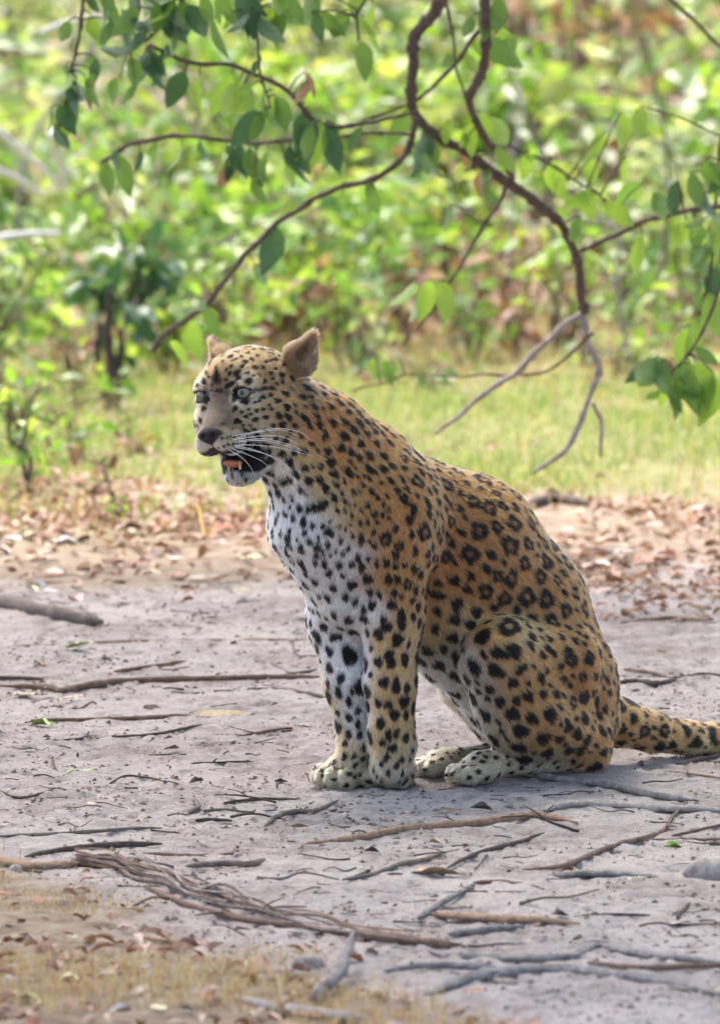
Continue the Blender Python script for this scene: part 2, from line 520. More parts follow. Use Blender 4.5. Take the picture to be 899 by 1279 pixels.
# (px, py of the stalk end, direction in the picture in degrees with 270 = straight down, length px, tint)
HL_ = [(140, 25, 250, 40, 'mid'), (150, 35, 300, 36, 'dark'), (182, 35, 240, 40, 'dark'), (205, 0, 250, 45, 'mid'), (225, 0, 275, 58, 'mid'), (235, 5, 300, 48, 'dark'), (255, -10, 280, 40, 'bright'),
       (118, 90, 255, 50, 'mid'), (108, 95, 285, 46, 'bright'), (150, 98, 235, 40, 'mid'), (168, 98, 265, 34, 'mid'), (160, 60, 200, 36, 'dark'), (185, 60, 300, 42, 'dark'), (97, 100, 250, 52, 'dark'),
       (75, 130, 285, 40, 'dark'), (325, 20, 300, 56, 'dark'), (345, 10, 285, 46, 'mid'), (360, -5, 300, 40, 'mid'), (390, -10, 270, 40, 'mid'), (300, -5, 250, 46, 'bright'), (280, -10, 280, 34, 'mid'),
       (345, 282, 262, 58, 'dark'), (395, 148, 250, 50, 'dark'), (408, 150, 290, 44, 'dark'), (380, 130, 230, 40, 'mid'), (375, 165, 275, 42, 'mid'), (420, 165, 262, 48, 'mid'), (330, 140, 240, 38, 'bright'),
       (310, 150, 285, 44, 'mid'), (300, 180, 265, 40, 'dark'), (250, 175, 280, 32, 'mid'), (335, 185, 250, 46, 'mid'), (460, 225, 285, 44, 'mid'), (380, 90, 300, 36, 'dry'), (385, 100, 250, 34, 'dry'),
       (290, 205, 240, 34, 'dry'), (318, 220, 275, 36, 'mid'), (355, 200, 295, 40, 'bright'), (532, 160, 275, 60, 'dark'), (540, 175, 262, 44, 'mid'), (561, 254, 268, 36, 'mid'), (530, 190, 285, 40, 'mid'),
       (450, -10, 250, 36, 'bright'), (625, -5, 262, 48, 'mid'), (628, 30, 275, 46, 'bright'), (640, 42, 255, 34, 'bright'), (590, 20, 250, 30, 'mid'),
       (738, 198, 268, 34, 'bright'), (782, 195, 260, 36, 'bright'), (775, 140, 285, 44, 'bright'), (800, 132, 265, 42, 'bright'), (755, 165, 240, 40, 'bright'), (845, 225, 262, 48, 'dark'), (862, 215, 285, 52, 'mid'),
       (880, 240, 270, 54, 'dark'), (893, 262, 265, 50, 'bright'), (800, 230, 210, 44, 'mid'), (815, 240, 300, 42, 'mid'), (880, 200, 300, 46, 'mid'), (893, 330, 260, 46, 'dark'), (885, 365, 285, 74, 'bright'),
       (872, 395, 262, 62, 'bright'), (862, 408, 248, 50, 'bright'), (820, 445, 240, 58, 'mid'), (826, 448, 268, 50, 'mid'), (815, 450, 222, 44, 'dark'), (850, 455, 285, 54, 'bright'), (868, 452, 300, 58, 'bright'),
       (845, 478, 262, 50, 'mid'), (872, 478, 275, 46, 'mid'), (892, 468, 268, 62, 'bright'), (838, 485, 285, 42, 'mid'), (835, 468, 310, 46, 'bright'), (855, 480, 300, 44, 'mid'),
       (888, 300, 240, 44, 'mid'), (520, 352, 235, 46, 'bright'), (535, 350, 265, 52, 'bright'), (548, 350, 292, 50, 'bright'), (522, 365, 270, 44, 'mid'), (468, 446, 262, 34, 'bright'), (497, 445, 268, 30, 'bright'), (480, 450, 285, 30, 'mid'),
       (725, 270, 250, 34, 'mid'), (690, 200, 280, 34, 'bright'), (660, 190, 260, 36, 'bright'), (600, 215, 250, 30, 'dry'), (575, 175, 285, 34, 'dry'), (560, 150, 260, 30, 'bright'), (600, 140, 300, 36, 'bright')]
er = np.random.default_rng(15)
for _ in range(26):
    HL_.append((er.uniform(110, 400), er.uniform(-25, 25), er.normal(268, 26), er.uniform(36, 60), ('mid', 'dark', 'mid', 'bright')[er.integers(4)]))
for bi_, cnt_, t0_, tints_ in ((7, 12, .15, 'md'), (8, 18, .2, 'mdb'), (9, 6, .1, 'md'), (16, 12, .2, 'mdb'), (20, 16, .1, 'mdb'), (6, 6, .1, 'mb'), (18, 10, .2, 'bm'), (19, 8, .3, 'bm'), (4, 9, .3, 'bm'), (15, 7, .3, 'b'), (11, 7, .1, 'mb'), (5, 6, .05, 'bm'), (10, 5, .1, 'mb')):
    x_, y_, _d = project(BOBJ[bi_][1])
    for _ in range(cnt_):
        i_ = int(er.uniform(t0_, 1) * (len(x_) - 1))
        HL_.append((x_[i_] + er.normal(0, 12), y_[i_] + abs(er.normal(0, 10)), er.normal(268, 30), er.uniform(22, 58), {'m': 'mid', 'd': 'dark', 'b': 'bright'}[tints_[er.integers(len(tints_))]]))
BP = np.concatenate([P for _, P in BOBJ]); BI = np.concatenate([np.full(len(P), i) for i, (_, P) in enumerate(BOBJ)])
bx, by, _ = project(BP)
lr = np.random.default_rng(5)
tips = {}
for (px, py, an, L, tint) in HL_:
    j = int(np.argmin((bx - px) ** 2 + (by - py) ** 2))
    bi = int(BI[j])
    p = at_depth(px, py, BP[j, 1] + lr.normal(0, .04))
    tips.setdefault(bi, []).append((BP[j], p))
    a = math.radians(an)
    d = np.array([math.cos(a), lr.normal(0, .35), math.sin(a)])
    s = np.array([math.sin(a) * .8 + lr.normal(0, .3), lr.normal(0, .55), -math.cos(a) + lr.normal(0, .2)])
    o = bpy.data.objects.new('leaf', HANGING[tint][lr.integers(3)])
    link(o, BOBJ[bi][0])
    basis(o, p - TO, d, s, L * PX * (BP[j, 1] + 15) / 15 * 1.02)
for bi, prs in tips.items():
    parts = []
    for a, b in prs:
        if np.linalg.norm(b - a) > .012:
            P = smooth_path([a, (a + b) / 2 + (0, 0, .008), b], 3)
            parts.append(tube_np(P, np.linspace(.0032, .0018, len(P)), 5))
    for V, F in parts:
        tree_part('twig', V, F, BK['branch'], BOBJ[bi][0])

# ------------------------------------------------------------------ shrubs of the thicket behind
sr_ = np.random.default_rng(31)


def shrub(name, x, y, h, w, nl, ls, mats, label, cat='shrub', group='shrubs of the thicket', nst=6, low=.02, barkk='brown', lean=(0, 0)):
    z0 = float(ground_z(x, y))
    o = empty(name, (x, y, z0), label, cat, group)
    org = np.array(o.location)
    st, ends = [], []
    for k in range(nst):
        a = sr_.uniform(0, 2 * np.pi); r = w * .5 * sr_.uniform(.25, 1.0)
        e = np.array([r * math.cos(a) + lean[0], r * math.sin(a) + lean[1], h * sr_.uniform(.65, 1.0)])
        P = smooth_path([(0.02 * math.cos(a), .02 * math.sin(a), -.05), e * (.25, .25, .42) + sr_.normal(0, .04, 3), e * (.6, .6, .72) + sr_.normal(0, .05, 3), e], 4)
        rad = .006 + .007 * h
        st.append(tube_np(P, np.linspace(rad, rad * .3, len(P)), 5))
        ends.append(P[len(P) // 4:])
        for q in range(3):
            s = P[sr_.integers(len(P) // 3, len(P) - 1)]
            e2 = s + np.array([sr_.normal(0, .28 * w), sr_.normal(0, .28 * w), sr_.uniform(-.02, .22) * h])
            P2 = smooth_path([s, (s + e2) / 2 + sr_.normal(0, .03, 3), e2], 3)
            st.append(tube_np(P2, np.linspace(rad * .5, rad * .2, len(P2)), 4))
            ends.append(P2[1:])
    V, F = join_np(st)
    obj('stem', mesh_np('stem', V, F, BK[barkk], True), o)
    A = np.concatenate(ends)
    tot = sum(f for _, f in mats)
    for mk, fr_ in mats:
        k = int(nl * fr_ / tot)
        if k == 0: continue
        CLU = A[sr_.integers(0, len(A), max(5, k // 11))]
        P = CLU[sr_.integers(0, len(CLU), k)] + sr_.normal(0, 1, (k, 3)) * (.10 * w + .02, .10 * w + .02, .07 * h + .02)
        P[:, 2] = np.maximum(P[:, 2], low * h * sr_.random(k) + .02)
        rad = P * (1, 1, 0); rad /= np.linalg.norm(rad, axis=1, keepdims=True) + .05
        D = rad * .8 + sr_.normal(0, .6, (k, 3)) + (0, 0, -.25)
        V, F = scatter_leaves(P, D, ls * sr_.uniform(.6, 1.25, k), sr_, LEAF6, LEAFF, 1.0, roll=sr_.normal(0, .6, (k, 3)) + (0, 0, 1))
        obj('foliage', mesh_np('foliage', V, F, LM[mk], False), o, kind='stuff')
    return o


def gx_of(px, y):
    return float(at_depth(px, 500, y)[0])


SHRUBS = [  # px, y, height, width, leaves, leaf size, tints, words
    (20, 16.5, .55, .9, 320, .085, [('bright', 2), ('mid', 1)], 'low bright green bush at the left edge of the grass'),
    (330, 15.6, .62, .8, 330, .08, [('bright', 2), ('pale', 1)], 'low fresh green bush just above the head of the leopard'),
    (430, 16.2, .75, .9, 380, .085, [('bright', 3), ('yellow', 1), ('dry', .3)], 'knee high yellow green bush behind the ears of the leopard'),
    (250, 17.5, .7, .8, 260, .085, [('mid', 1), ('bright', 2)], 'small green bush between the dark sapling and the hooked bough'),
    (560, 17.2, .8, .8, 330, .085, [('bright', 2), ('mid', 1), ('dry', .4)], 'green bush with some brown leaves below the crooked bough'),
    (655, 17.6, .6, .9, 170, .08, [('pale', 1), ('bright', 1), ('dry', .8)], 'thin brownish green bush left of the forked grey branch'),
    (790, 16.8, .7, .9, 300, .085, [('bright', 2), ('pale', 1), ('dry', .3)], 'low green bush right of the forked grey branch'),
    (880, 17.5, .8, .9, 300, .085, [('pale', 2), ('bright', 1)], 'pale green bush at the right edge behind the hanging leaves'),
    (60, 19.5, .7, 1.0, 260, .09, [('pale', 1.5), ('bright', 1)], 'pale bush with straw stems at the far left'),
    (190, 20.5, .9, 1.1, 380, .09, [('bright', 2), ('mid', 1)], 'bright bush behind the dark sapling at left'),
    (370, 20.0, 1.0, 1.1, 430, .095, [('bright', 3), ('mid', 1), ('yellow', .6)], 'broad bright bush in the middle distance left of centre'),
    (480, 20.8, 1.1, 1.1, 460, .1, [('bright', 2), ('yellow', 1.5)], 'yellow green bush with large leaves near the centre'),
    (610, 21.0, 1.0, 1.1, 380, .095, [('bright', 2), ('pale', 1)], 'light green bush behind the main crooked bough'),
    (730, 20.6, .9, 1.0, 260, .085, [('bright', 1), ('pale', 1), ('dry', .8)], 'sparse bush with dry leaves behind the fork of the bough'),
    (840, 21.2, 1.0, 1.1, 380, .09, [('bright', 2), ('pale', 1.5)], 'bush with pale shiny leaves at middle right'),
    (-60, 22.0, 1.1, 1.3, 360, .09, [('bright', 1), ('pale', 1)], 'bush cut by the left edge of the picture'),
    (960, 20.0, 1.1, 1.2, 360, .09, [('bright', 2), ('mid', 1)], 'bush cut by the right edge of the picture'),
    (100, 24.0, 1.0, 1.3, 380, .09, [('pale', 1), ('bright', 1.2)], 'light bush far behind the whitish dead stalks'),
    (260, 25.0, 1.3, 1.4, 520, .1, [('bright', 3), ('pale', 1)], 'tall fresh bush behind the left hanging twigs'),
    (410, 25.5, 1.4, 1.4, 560, .11, [('yellow', 2), ('bright', 2)], 'tall glowing yellow green bush behind the upper bough'),
    (540, 26.0, 1.4, 1.4, 520, .1, [('bright', 2), ('mid', 1), ('pale', 1)], 'tall mixed green bush behind the top of the main bough'),
    (680, 25.5, 1.3, 1.3, 420, .1, [('yellow', 1), ('bright', 2), ('dry', .6)], 'tall green and tan bush at upper right of centre'),
    (800, 26.0, 1.3, 1.3, 360, .09, [('pale', 1), ('bright', 1), ('dry', 1)], 'tall thin bush with rusty leaves at upper right'),
    (900, 25.2, 1.4, 1.3, 420, .09, [('bright', 1), ('pale', 1), ('dry', .7)], 'tall straggly bush at the upper right edge'),
    (10, 28.5, 1.5, 1.6, 480, .1, [('bright', 1), ('pale', 1.4)], 'far pale bush at the upper left edge'),
    (170, 30.0, 1.6, 1.7, 600, .11, [('bright', 2), ('pale', 1)], 'far bush behind the upper left leaves'),
    (330, 30.5, 1.7, 1.7, 620, .11, [('bright', 2), ('yellow', 1)], 'far bush above the arching twig at left'),
    (480, 31.0, 1.8, 1.8, 640, .12, [('yellow', 1), ('bright', 2)], 'far bush between the two upper boughs'),
    (640, 31.5, 1.7, 1.7, 560, .11, [('bright', 2), ('pale', 1.2)], 'far bush right of the second upper bough'),
    (770, 31.0, 1.6, 1.6, 460, .1, [('pale', 1), ('bright', 1), ('dry', 1)], 'far brownish bush at upper right'),
    (890, 32.0, 1.7, 1.7, 500, .1, [('pale', 1), ('bright', 1), ('dry', .6)], 'far bush in the top right corner'),
]
for (px, y, h, w, nl, ls, mats, lab) in SHRUBS:
    mats = [(mk, f_ * (1.0 if mk != 'pale' else 1.5)) for mk, f_ in mats] + ([('pale', .6)] if 'pale' not in [q[0] for q in mats] else [])  # extra pale leaf colour stands in for highlights and haze
    shrub('shrub', gx_of(px, y), y, h, w, int(nl * (.85 if y < 22 else .62)), ls * (1.5 if (int(px) // 10) % 3 else 2.1), mats, lab)
for (px, y, h, w, nl, ls, mats, lab) in [
    (-10, 12.6, .62, .7, 170, .10, [('bright', 2), ('pale', 1)], 'nearest bright bush at the left edge above the seedlings'), (60, 15.2, .34, .6, 120, .09, [('bright', 2), ('mid', 1)], 'low bush behind the dark sapling on its left'),
    (215, 13.4, .42, .5, 110, .10, [('bright', 2), ('mid', 1)], 'low bush under the end of the hooked bough'), (275, 14.4, .5, .5, 120, .10, [('bright', 2), ('yellow', .6)], 'upright fresh bush left of the hooked bough'),
    (450, 13.8, .42, .5, 110, .09, [('bright', 2), ('dry', .5)], 'low bush right behind the nape of the leopard'), (590, 14.6, .45, .6, 100, .09, [('mid', 1), ('bright', 1), ('dry', .5)], 'low bush below the tip of the grey branch'),
    (850, 14.0, .42, .6, 130, .09, [('bright', 2), ('mid', 1)], 'low bush behind the lowest hanging leaves at the right'), (700, 15.0, .5, .6, 110, .09, [('bright', 2), ('pale', .6)], 'small bush seen through the fork of the grey branch'),
    (170, 15.6, .8, .7, 200, .11, [('bright', 2), ('pale', 1)], 'leafy bush just right of the dark sapling'), (390, 15.0, .66, .6, 160, .11, [('bright', 2), ('mid', 1)], 'leafy bush over the near ear of the leopard')]:
    shrub('shrub', gx_of(px, y), y, h, w, nl, ls, mats, lab)
for k in range(32):                                      # the thicket goes on to both sides of the view
    y = 15 + 17 * (k // 2) / 15 + sr_.normal(0, .5)
    x = (-1 if k % 2 else 1) * (1.0 + .066 * (y + 15) + sr_.uniform(0, 4.2))
    shrub('shrub', x, y, sr_.uniform(.8, 1.9), sr_.uniform(1.1, 1.8), 420, .13, [('bright', 2), ('mid', 1), ('pale', 1)], 'bush of the thicket standing out of view to the ' + ('left' if k % 2 else 'right'), low=.02)
for k in range(34):
    px, y = sr_.uniform(-60, 960), sr_.uniform(11.2, 18)
    tint = ('bright', 'mid', 'pale', 'bright', 'dry')[sr_.integers(5)]
    shrub('low_plant', gx_of(px, y), y, sr_.uniform(.10, .32), sr_.uniform(.15, .4), int(sr_.uniform(12, 34)), sr_.uniform(.06, .10), [(tint, 1)],
          {'bright': 'bright green', 'mid': 'dull green', 'pale': 'pale green', 'dry': 'withered brown'}[tint] + ' low plant in the dry grass before the thicket at ' + ('left' if px < 300 else 'right' if px > 600 else 'centre'), 'plant', 'low plants before the thicket', 3)
for k in range(34):
    px, y = sr_.uniform(-60, 960), sr_.uniform(13.5, 24)
    h = sr_.uniform(.8, 1.9)
    P = smooth_path([(0, 0, -.05), (sr_.normal(0, .05), sr_.normal(0, .05), h * .4), (sr_.normal(0, .28), sr_.normal(0, .1), h * .7), (sr_.normal(0, .6), sr_.normal(0, .2), h * sr_.uniform(.6, 1))], 5)
    V, F = tube_np(P, np.linspace(sr_.uniform(.008, .016), .004, len(P)), 6, lump=.08, seed=k)
    o = obj('bare_stem', mesh_np('bare_stem', V, F, BK[('brown', 'grey', 'pale', 'dark')[k % 4]], True), label='thin %s bare stem standing among the bushes at %s' % (('brown', 'grey', 'pale', 'dark')[k % 4], 'left' if px < 300 else 'right' if px > 600 else 'centre'), cat='stem', group='bare stems in the thicket')
    x_ = gx_of(px, y); o.location = (x_, y, float(ground_z(x_, y)))
for k in range(13):                                      # the row that closes the view, leaf colours darkened for shaded gaps
    x = -9 + 18 * k / 12 + sr_.normal(0, .3)
    shrub('shrub', x, 39 + sr_.uniform(-1.5, 4), sr_.uniform(3.0, 4.2), 2.8, 900, .16, [('mid', 2), ('dark', 1.4), ('bright', 1)], 'tall leafy bush at the very back, %s from the left of its row' % ('first', 'second', 'third', 'fourth', 'fifth', 'sixth', 'seventh', 'eighth', 'ninth', 'tenth', 'eleventh', 'twelfth', 'last')[k], nst=8, low=.05)
V, F = [], []
P = np.stack([sr_.uniform(-30, 30, 14000), sr_.uniform(46, 52, 14000), 6.5 * sr_.random(14000) ** .8 + .3], -1)
P[:, 2] += ground_z(P[:, 0], P[:, 1])
V, F = scatter_leaves(P, sr_.normal(0, 1, (len(P), 3)), sr_.uniform(.35, .6, len(P)), sr_, LEAF4, LEAF4F, 1.2)
obj('distant_thicket', mesh_np('distant_thicket', V, F, LM['mid']), label='mass of leaves of the wood far behind the bushes', cat='thicket', kind='stuff')

# the dark sapling, seedlings and dead sprays that stand out at the left
x, y = gx_of(138, 11.6), 11.6
o = shrub('sapling', x, y, .60, .34, 95, .12, [('dark', 1)], 'dark bluish green sapling with a thick dark stem at the left', 'sapling', None, 4, .35, 'dark')
P = smooth_path([(0, 0, -.05), (.01, 0, .12), (-.01, 0, .26), (.0, 0, .45)], 4)
V, F = tube_np(P, np.linspace(.028, .010, len(P)), 8, lump=.1)
obj('trunk', mesh_np('trunk', V, F, BK['dark'], True), o)
shrub('seedling', gx_of(36, 7.4), 7.4, .42, .20, 46, .06, [('bright', 2), ('mid', 1)], 'upright green seedling with a dark stem at the left edge of the grass', 'seedling', None, 2, .3, 'dark')
shrub('seedling', gx_of(88, 8.6), 8.6, .22, .22, 34, .06, [('bright', 1)], 'short bright seedling right of the taller one', 'seedling', None, 3, .2, 'brown')
shrub('seedling', gx_of(15, 9.2), 9.2, .34, .34, 60, .07, [('bright', 2), ('pale', 1)], 'leafy pale seedling behind the upright one', 'seedling', None, 4, .2, 'brown')
shrub('dead_spray', gx_of(160, 9.0), 9.0, .16, .12, 16, .07, [('dry', 1)], 'brown withered spray standing in the grass left of the head', 'dead plant', None, 2, .3, 'dark')
shrub('dead_spray', gx_of(130, 6.9), 6.9, .15, .08, 12, .06, [('dry', 1)], 'narrow brown withered spray nearer the sand at left', 'dead plant', None, 2, .3, 'dark')
shrub('seedling', gx_of(142, 6.4), 6.4, .07, .09, 9, .05, [('bright', 1)], 'tiny green seedling beside the narrow withered spray', 'seedling', None, 2, .2, 'brown')
for px, y, h, lab in [(640, 22, 1.5, 'rusty dead stalk at the upper centre right'), (725, 24, 1.7, 'tall rusty dead stalk at the upper right'), (770, 23, 1.2, 'shorter rusty dead stalk at the upper right'),
                      (500, 15.2, .40, 'brown withered stalk behind the neck'), (330, 14.9, .35, 'withered stalk beside the end of the hooked bough'), (640, 15.4, .5, 'brown withered stalks under the fork of the bough')]:
    shrub('dead_stalk', gx_of(px, y), y, h, .25, 70, .10, [('dry', 1)], lab, 'dead plant', 'withered stalks in the thicket', 4, .2, 'brown')
# whitish bare stalks and straw blades at the left
for pts, r, lab in [([(-20, 150), (30, 190), (80, 236)], 5, 'long whitish dry stalk slanting at the left edge'), ([(66, 166), (74, 195), (80, 232)], 7, 'short white dry stalk crossing the slanting one'),
                    ([(-20, 205), (25, 225), (52, 244)], 5, 'lower whitish dry stalk at the left edge'), ([(-20, 300), (30, 293), (75, 292)], 5, 'fallen pale stick low at the left edge'),
                    ([(50, 40), (90, 25), (130, 20)], 2.5, 'thin arching straw at the upper left')]:
    y = 11.9
    P = smooth_path([at_depth(a, b, y + .1 * i) for i, (a, b) in enumerate(pts)], 5)
    V, F = tube_np(P, r * 1.5 * PX * (y + 15) / 15 * np.linspace(.7, .5, len(P)), 7)
    c = P.mean(0)
    o = obj('dry_stalk', mesh_np('dry_stalk', V - c, F, BK['white'], True), label=lab, cat='stalk')
    o.location = c

# ------------------------------------------------------------------ grass
def blades(P, H, Wd, rngb, lean=.45):
    n = len(P)
    a = rngb.uniform(0, 2 * np.pi, n); le = np.abs(rngb.normal(0, lean, n)) * H
    dx, dy = np.cos(a) * le, np.sin(a) * le
    b = rngb.uniform(0, 2 * np.pi, n); sx_, sy_ = np.cos(b) * Wd * .5, np.sin(b) * Wd * .5
    z0 = np.zeros(n)
    base = P
    mid = P + np.stack([dx * .35, dy * .35, H * .6], -1)
    tip = P + np.stack([dx, dy, H * (1 - .35 * np.clip(le / H, 0, 1))], -1)
    s = np.stack([sx_, sy_, z0], -1)
    V = np.stack([base - s, base + s, mid + s * .75, mid - s * .75, tip], 1).reshape(-1, 3)
    k = np.arange(n)[:, None] * 5
    return V, [k + np.array([[0, 1, 2, 3]]), k + np.array([[3, 2, 4]])]


gr = np.random.default_rng(41)


def grow(n, xr, yr, dens, hr, wr, seed=0):
    x, y = gr.uniform(*xr, n), gr.uniform(*yr, n)
    k = gr.random(n) < dens(x, y)
    x, y = x[k], y[k]
    P = np.stack([x, y, ground_z(x, y) - .005], -1)
    return P, gr.uniform(*hr, len(P)) * (.6 + .9 * (noise2(x * 1.3, y * 1.3, 51) + .5)), gr.uniform(*wr, len(P))


def gdens(x, y):
    return sstep(5.9, 8.8, y - .25 * x + 2.0 * noise2(x * 1.5, y * 1.2, 31) - .8 * sstep(.3, -.5, x)) * np.clip(-.1 + 1.5 * (noise2(x * 2.2, y * 1.1, 53) + .5) + .5 * noise2(x * 6, y * 3, 54), .04, 1) * (1 - .75 * sstep(12.2, 14.5, y))


P, H, Wd = grow(230000, (-5.5, 5.5), (5.5, 17), gdens, (.02, .07), (.004, .008))
V, F = blades(P, H, Wd, gr)
obj('grass', mesh_np('grass', V, F, LM['grass']), label='short yellow green grass on the verge behind the track', cat='grass', kind='stuff')
P, H, Wd = grow(46000, (-4, 4), (5.0, 34), lambda x, y: .20 * sstep(5.2, 7, y) + .6 * sstep(11.5, 14, y) * (1 - .7 * sstep(18, 26, y)), (.04, .15), (.004, .009))
V, F = blades(P, H, Wd, gr, .7)
obj('dry_grass', mesh_np('dry_grass', V, F, LM['straw']), label='straw coloured dry grass between the green grass and the bushes', cat='grass', kind='stuff')
P, H, Wd = grow(48000, (-2.2, .7), (-4.6, -.9), lambda x, y: (1 - track_mask(x, y)) * (y < 0) * sstep(-.15, .12, noise2(x * 3.2, y * 3.2, 57) + .08), (.012, .042), (.0014, .003))
V, F = blades(P, H, Wd, gr, .9)
obj('dry_grass', mesh_np('dry_grass', V, F, LM['straw']), label='short brown dry grass on the near verge at lower left', cat='grass', kind='stuff')

# ------------------------------------------------------------------ leaf litter nobody could count
def litter(n, xr, yr, dens, L, mat, label, name='leaf_litter'):
    x, y = gr.uniform(*xr, n), gr.uniform(*yr, n)
    k = gr.random(n) < dens(x, y)
    x, y = x[k], y[k]
    P = np.stack([x, y, ground_z(x, y) + ground_fine(x, y) + gr.uniform(.004, .018, len(x))], -1)
    D = gr.normal(0, 1, (len(x), 3)) * (1, 1, .16)
    V, F = scatter_leaves(P, D, gr.uniform(*L, len(x)), gr, LEAF6 * (1, 1, 2.2), LEAFF, 1.1, roll=gr.normal(0, .28, (len(x), 3)) + (0, 0, 1))
    obj(name, mesh_np(name, V, F, mat), label=label, cat='leaf litter', kind='stuff')


litter(15000, (-2.5, 3), (3.4, 10.5), lambda x, y: np.clip(np.exp(-((y - 6.3 - .35 * x + 1.5 * sstep(.2, .6, x) - .8 * noise2(x * 2, y * 2, 61)) / 1.2) ** 2) * (.5 + .5 * sstep(0, 1, x)) * (.35 + 1.1 * (noise2(x * 3.5, y * 2.5, 67) > -.08)), 0, 1), (.02, .06), LM['litter'],
       'brown and pinkish leaf litter along the far edge of the sand')
litter(7000, (-3.5, 3.5), (12.5, 30), lambda x, y: .25 + .6 * (noise2(x * .9, y * .5, 63) > .02), (.06, .13), LM['litter'], 'reddish brown leaf litter under the bushes')
litter(7500, (-2.2, 1.2), (4.8, 9.8), lambda x, y: (.15 + .85 * (noise2(x * 2.4, y * 1.6, 65) > .0)) * sstep(.9, -.2, x), (.02, .055), LM['litter'], 'brown litter mixed into the grass at middle left')
litter(5200, (-2, 1.2), (-4.4, -1.0), lambda x, y: (1 - track_mask(x, y)) * .5 * sstep(-.8, -2.6, y), (.012, .05), LM['litter'], 'broken brown leaf litter on the near verge at the bottom')
# ------------------------------------------------------------------ the leopard
BA = math.radians(33)
BF = np.array([-math.cos(BA), -math.sin(BA), 0])       # the way the body faces
BL = np.array([math.sin(BA), -math.cos(BA), 0])        # its own left, towards the camera
BO = at_ground(456, 985)
BO[2] = 0
Z3 = np.array([0, 0, 1.0])


def N(px, py, v=0.0):
    """point of the body seen at a pixel, v metres to the left of its midplane"""
    r = ray(px, py)
    t = (v - (CAM - BO) @ BL) / (r @ BL)
    return CAM + r * t


HR = math.radians(6)                                     # the head's tilt
_f = np.array([-math.sin(math.radians(34)), -math.cos(math.radians(34)), 0])
_l = np.array([math.cos(math.radians(34)), -math.sin(math.radians(34)), 0])
HF = _f
HL = _l * math.cos(HR) + Z3 * math.sin(HR)
HZ = Z3 * math.cos(HR) - _l * math.sin(HR)
HE = at_depth(277, 493, -0.215)                          # midway between the eyes


def Hd(f, v, z):
    return HE + (HF * f + HL * v + HZ * z) * 0.01


def axis_grid(spans):
    out = [spans[0][0]]
    for a, b, h in spans:
        n = max(1, round((b - a) / h))
        out += list(a + (b - a) * np.arange(1, n + 1) / n)
    return np.array(out, np.float32)


GX = axis_grid([(-0.40, -0.06, 0.0032), (-0.06, 0.62, 0.0065), (0.62, 1.25, 0.008)])
GY = axis_grid([(-0.42, -0.03, 0.0034), (-0.03, 0.95, 0.007)])
GZ = axis_grid([(-0.03, 0.10, 0.0045), (0.10, 0.60, 0.007), (0.60, 0.97, 0.0032)])
DD = np.full((len(GX), len(GY), len(GZ)), 1.0, np.float32)
PRIMS = []


def d_rc(X, Y, Z, a, b, ra, rb, flat, ax):
    a, b = np.asarray(a, float), np.asarray(b, float)
    ba = b - a
    qx, qy, qz = X - a[0], Y - a[1], Z - a[2]
    if flat != 1:
        s = (1 / flat - 1)
        w = (qx * ax[0] + qy * ax[1] + qz * ax[2]) * s
        qx, qy, qz = qx + w * ax[0], qy + w * ax[1], qz + w * ax[2]
        ba = ba + ax * ((ba @ ax) * s)
    t = np.clip((qx * ba[0] + qy * ba[1] + qz * ba[2]) / max(ba @ ba, 1e-12), 0, 1)
    d = np.sqrt((qx - t * ba[0]) ** 2 + (qy - t * ba[1]) ** 2 + (qz - t * ba[2]) ** 2) - (ra + (rb - ra) * t)
    return d * min(1, flat)


def d_el(X, Y, Z, c, R, rad):
    qx, qy, qz = X - c[0], Y - c[1], Z - c[2]
    e = [(qx * R[i][0] + qy * R[i][1] + qz * R[i][2]) for i in range(3)]
    k0 = np.sqrt(sum((e[i] / rad[i]) ** 2 for i in range(3)))
    k1 = np.sqrt(sum((e[i] / rad[i] ** 2) ** 2 for i in range(3))) + 1e-9
    return k0 * (k0 - 1) / k1


def apply(fn, lo, hi, k, op='add'):
    m = k + 0.015
    sl = []
    for g, a, b in zip((GX, GY, GZ), lo, hi):
        i0, i1 = np.searchsorted(g, a - m), np.searchsorted(g, b + m)
        sl.append(slice(max(i0 - 1, 0), i1 + 1))
    X, Y, Z = GX[sl[0]][:, None, None], GY[sl[1]][None, :, None], GZ[sl[2]][None, None, :]
    if 0 in (X.size, Y.size, Z.size): return
    d = fn(X, Y, Z).astype(np.float32)
    D = DD[sl[0], sl[1], sl[2]]
    if op == 'add':
        h = np.clip(0.5 + 0.5 * (D - d) / k, 0, 1)
        DD[sl[0], sl[1], sl[2]] = D + (d - D) * h - k * h * (1 - h)
    else:
        h = np.clip(0.5 - 0.5 * (D + d) / k, 0, 1)
        DD[sl[0], sl[1], sl[2]] = D + (-d - D) * h + k * h * (1 - h)


def rc(a, b, ra, rb, reg, k=0.02, flat=1.0, ax=BL, flow=None, op='add'):
    a, b = np.asarray(a, float), np.asarray(b, float)
    fn = lambda X, Y, Z: d_rc(X, Y, Z, a, b, ra, rb, flat, ax)
    r = max(ra, rb) * max(1, flat)
    apply(fn, np.minimum(a, b) - r, np.maximum(a, b) + r, k, op)
    if op == 'add':
        fl = (b - a) if flow is None else np.asarray(flow, float)
        PRIMS.append((reg, fn, fl / (np.linalg.norm(fl) + 1e-9)))


def el(c, rad, reg, R=None, k=0.015, flow=None, op='add'):
    c = np.asarray(c, float)
    R = np.array([HF, HL, HZ]) if R is None else R
    fn = lambda X, Y, Z: d_el(X, Y, Z, c, R, rad)
    r = max(rad)
    apply(fn, c - r, c + r, k, op)
    if op == 'add':
        fl = -HF if flow is None else np.asarray(flow, float)
        PRIMS.append((reg, fn, fl / (np.linalg.norm(fl) + 1e-9)))


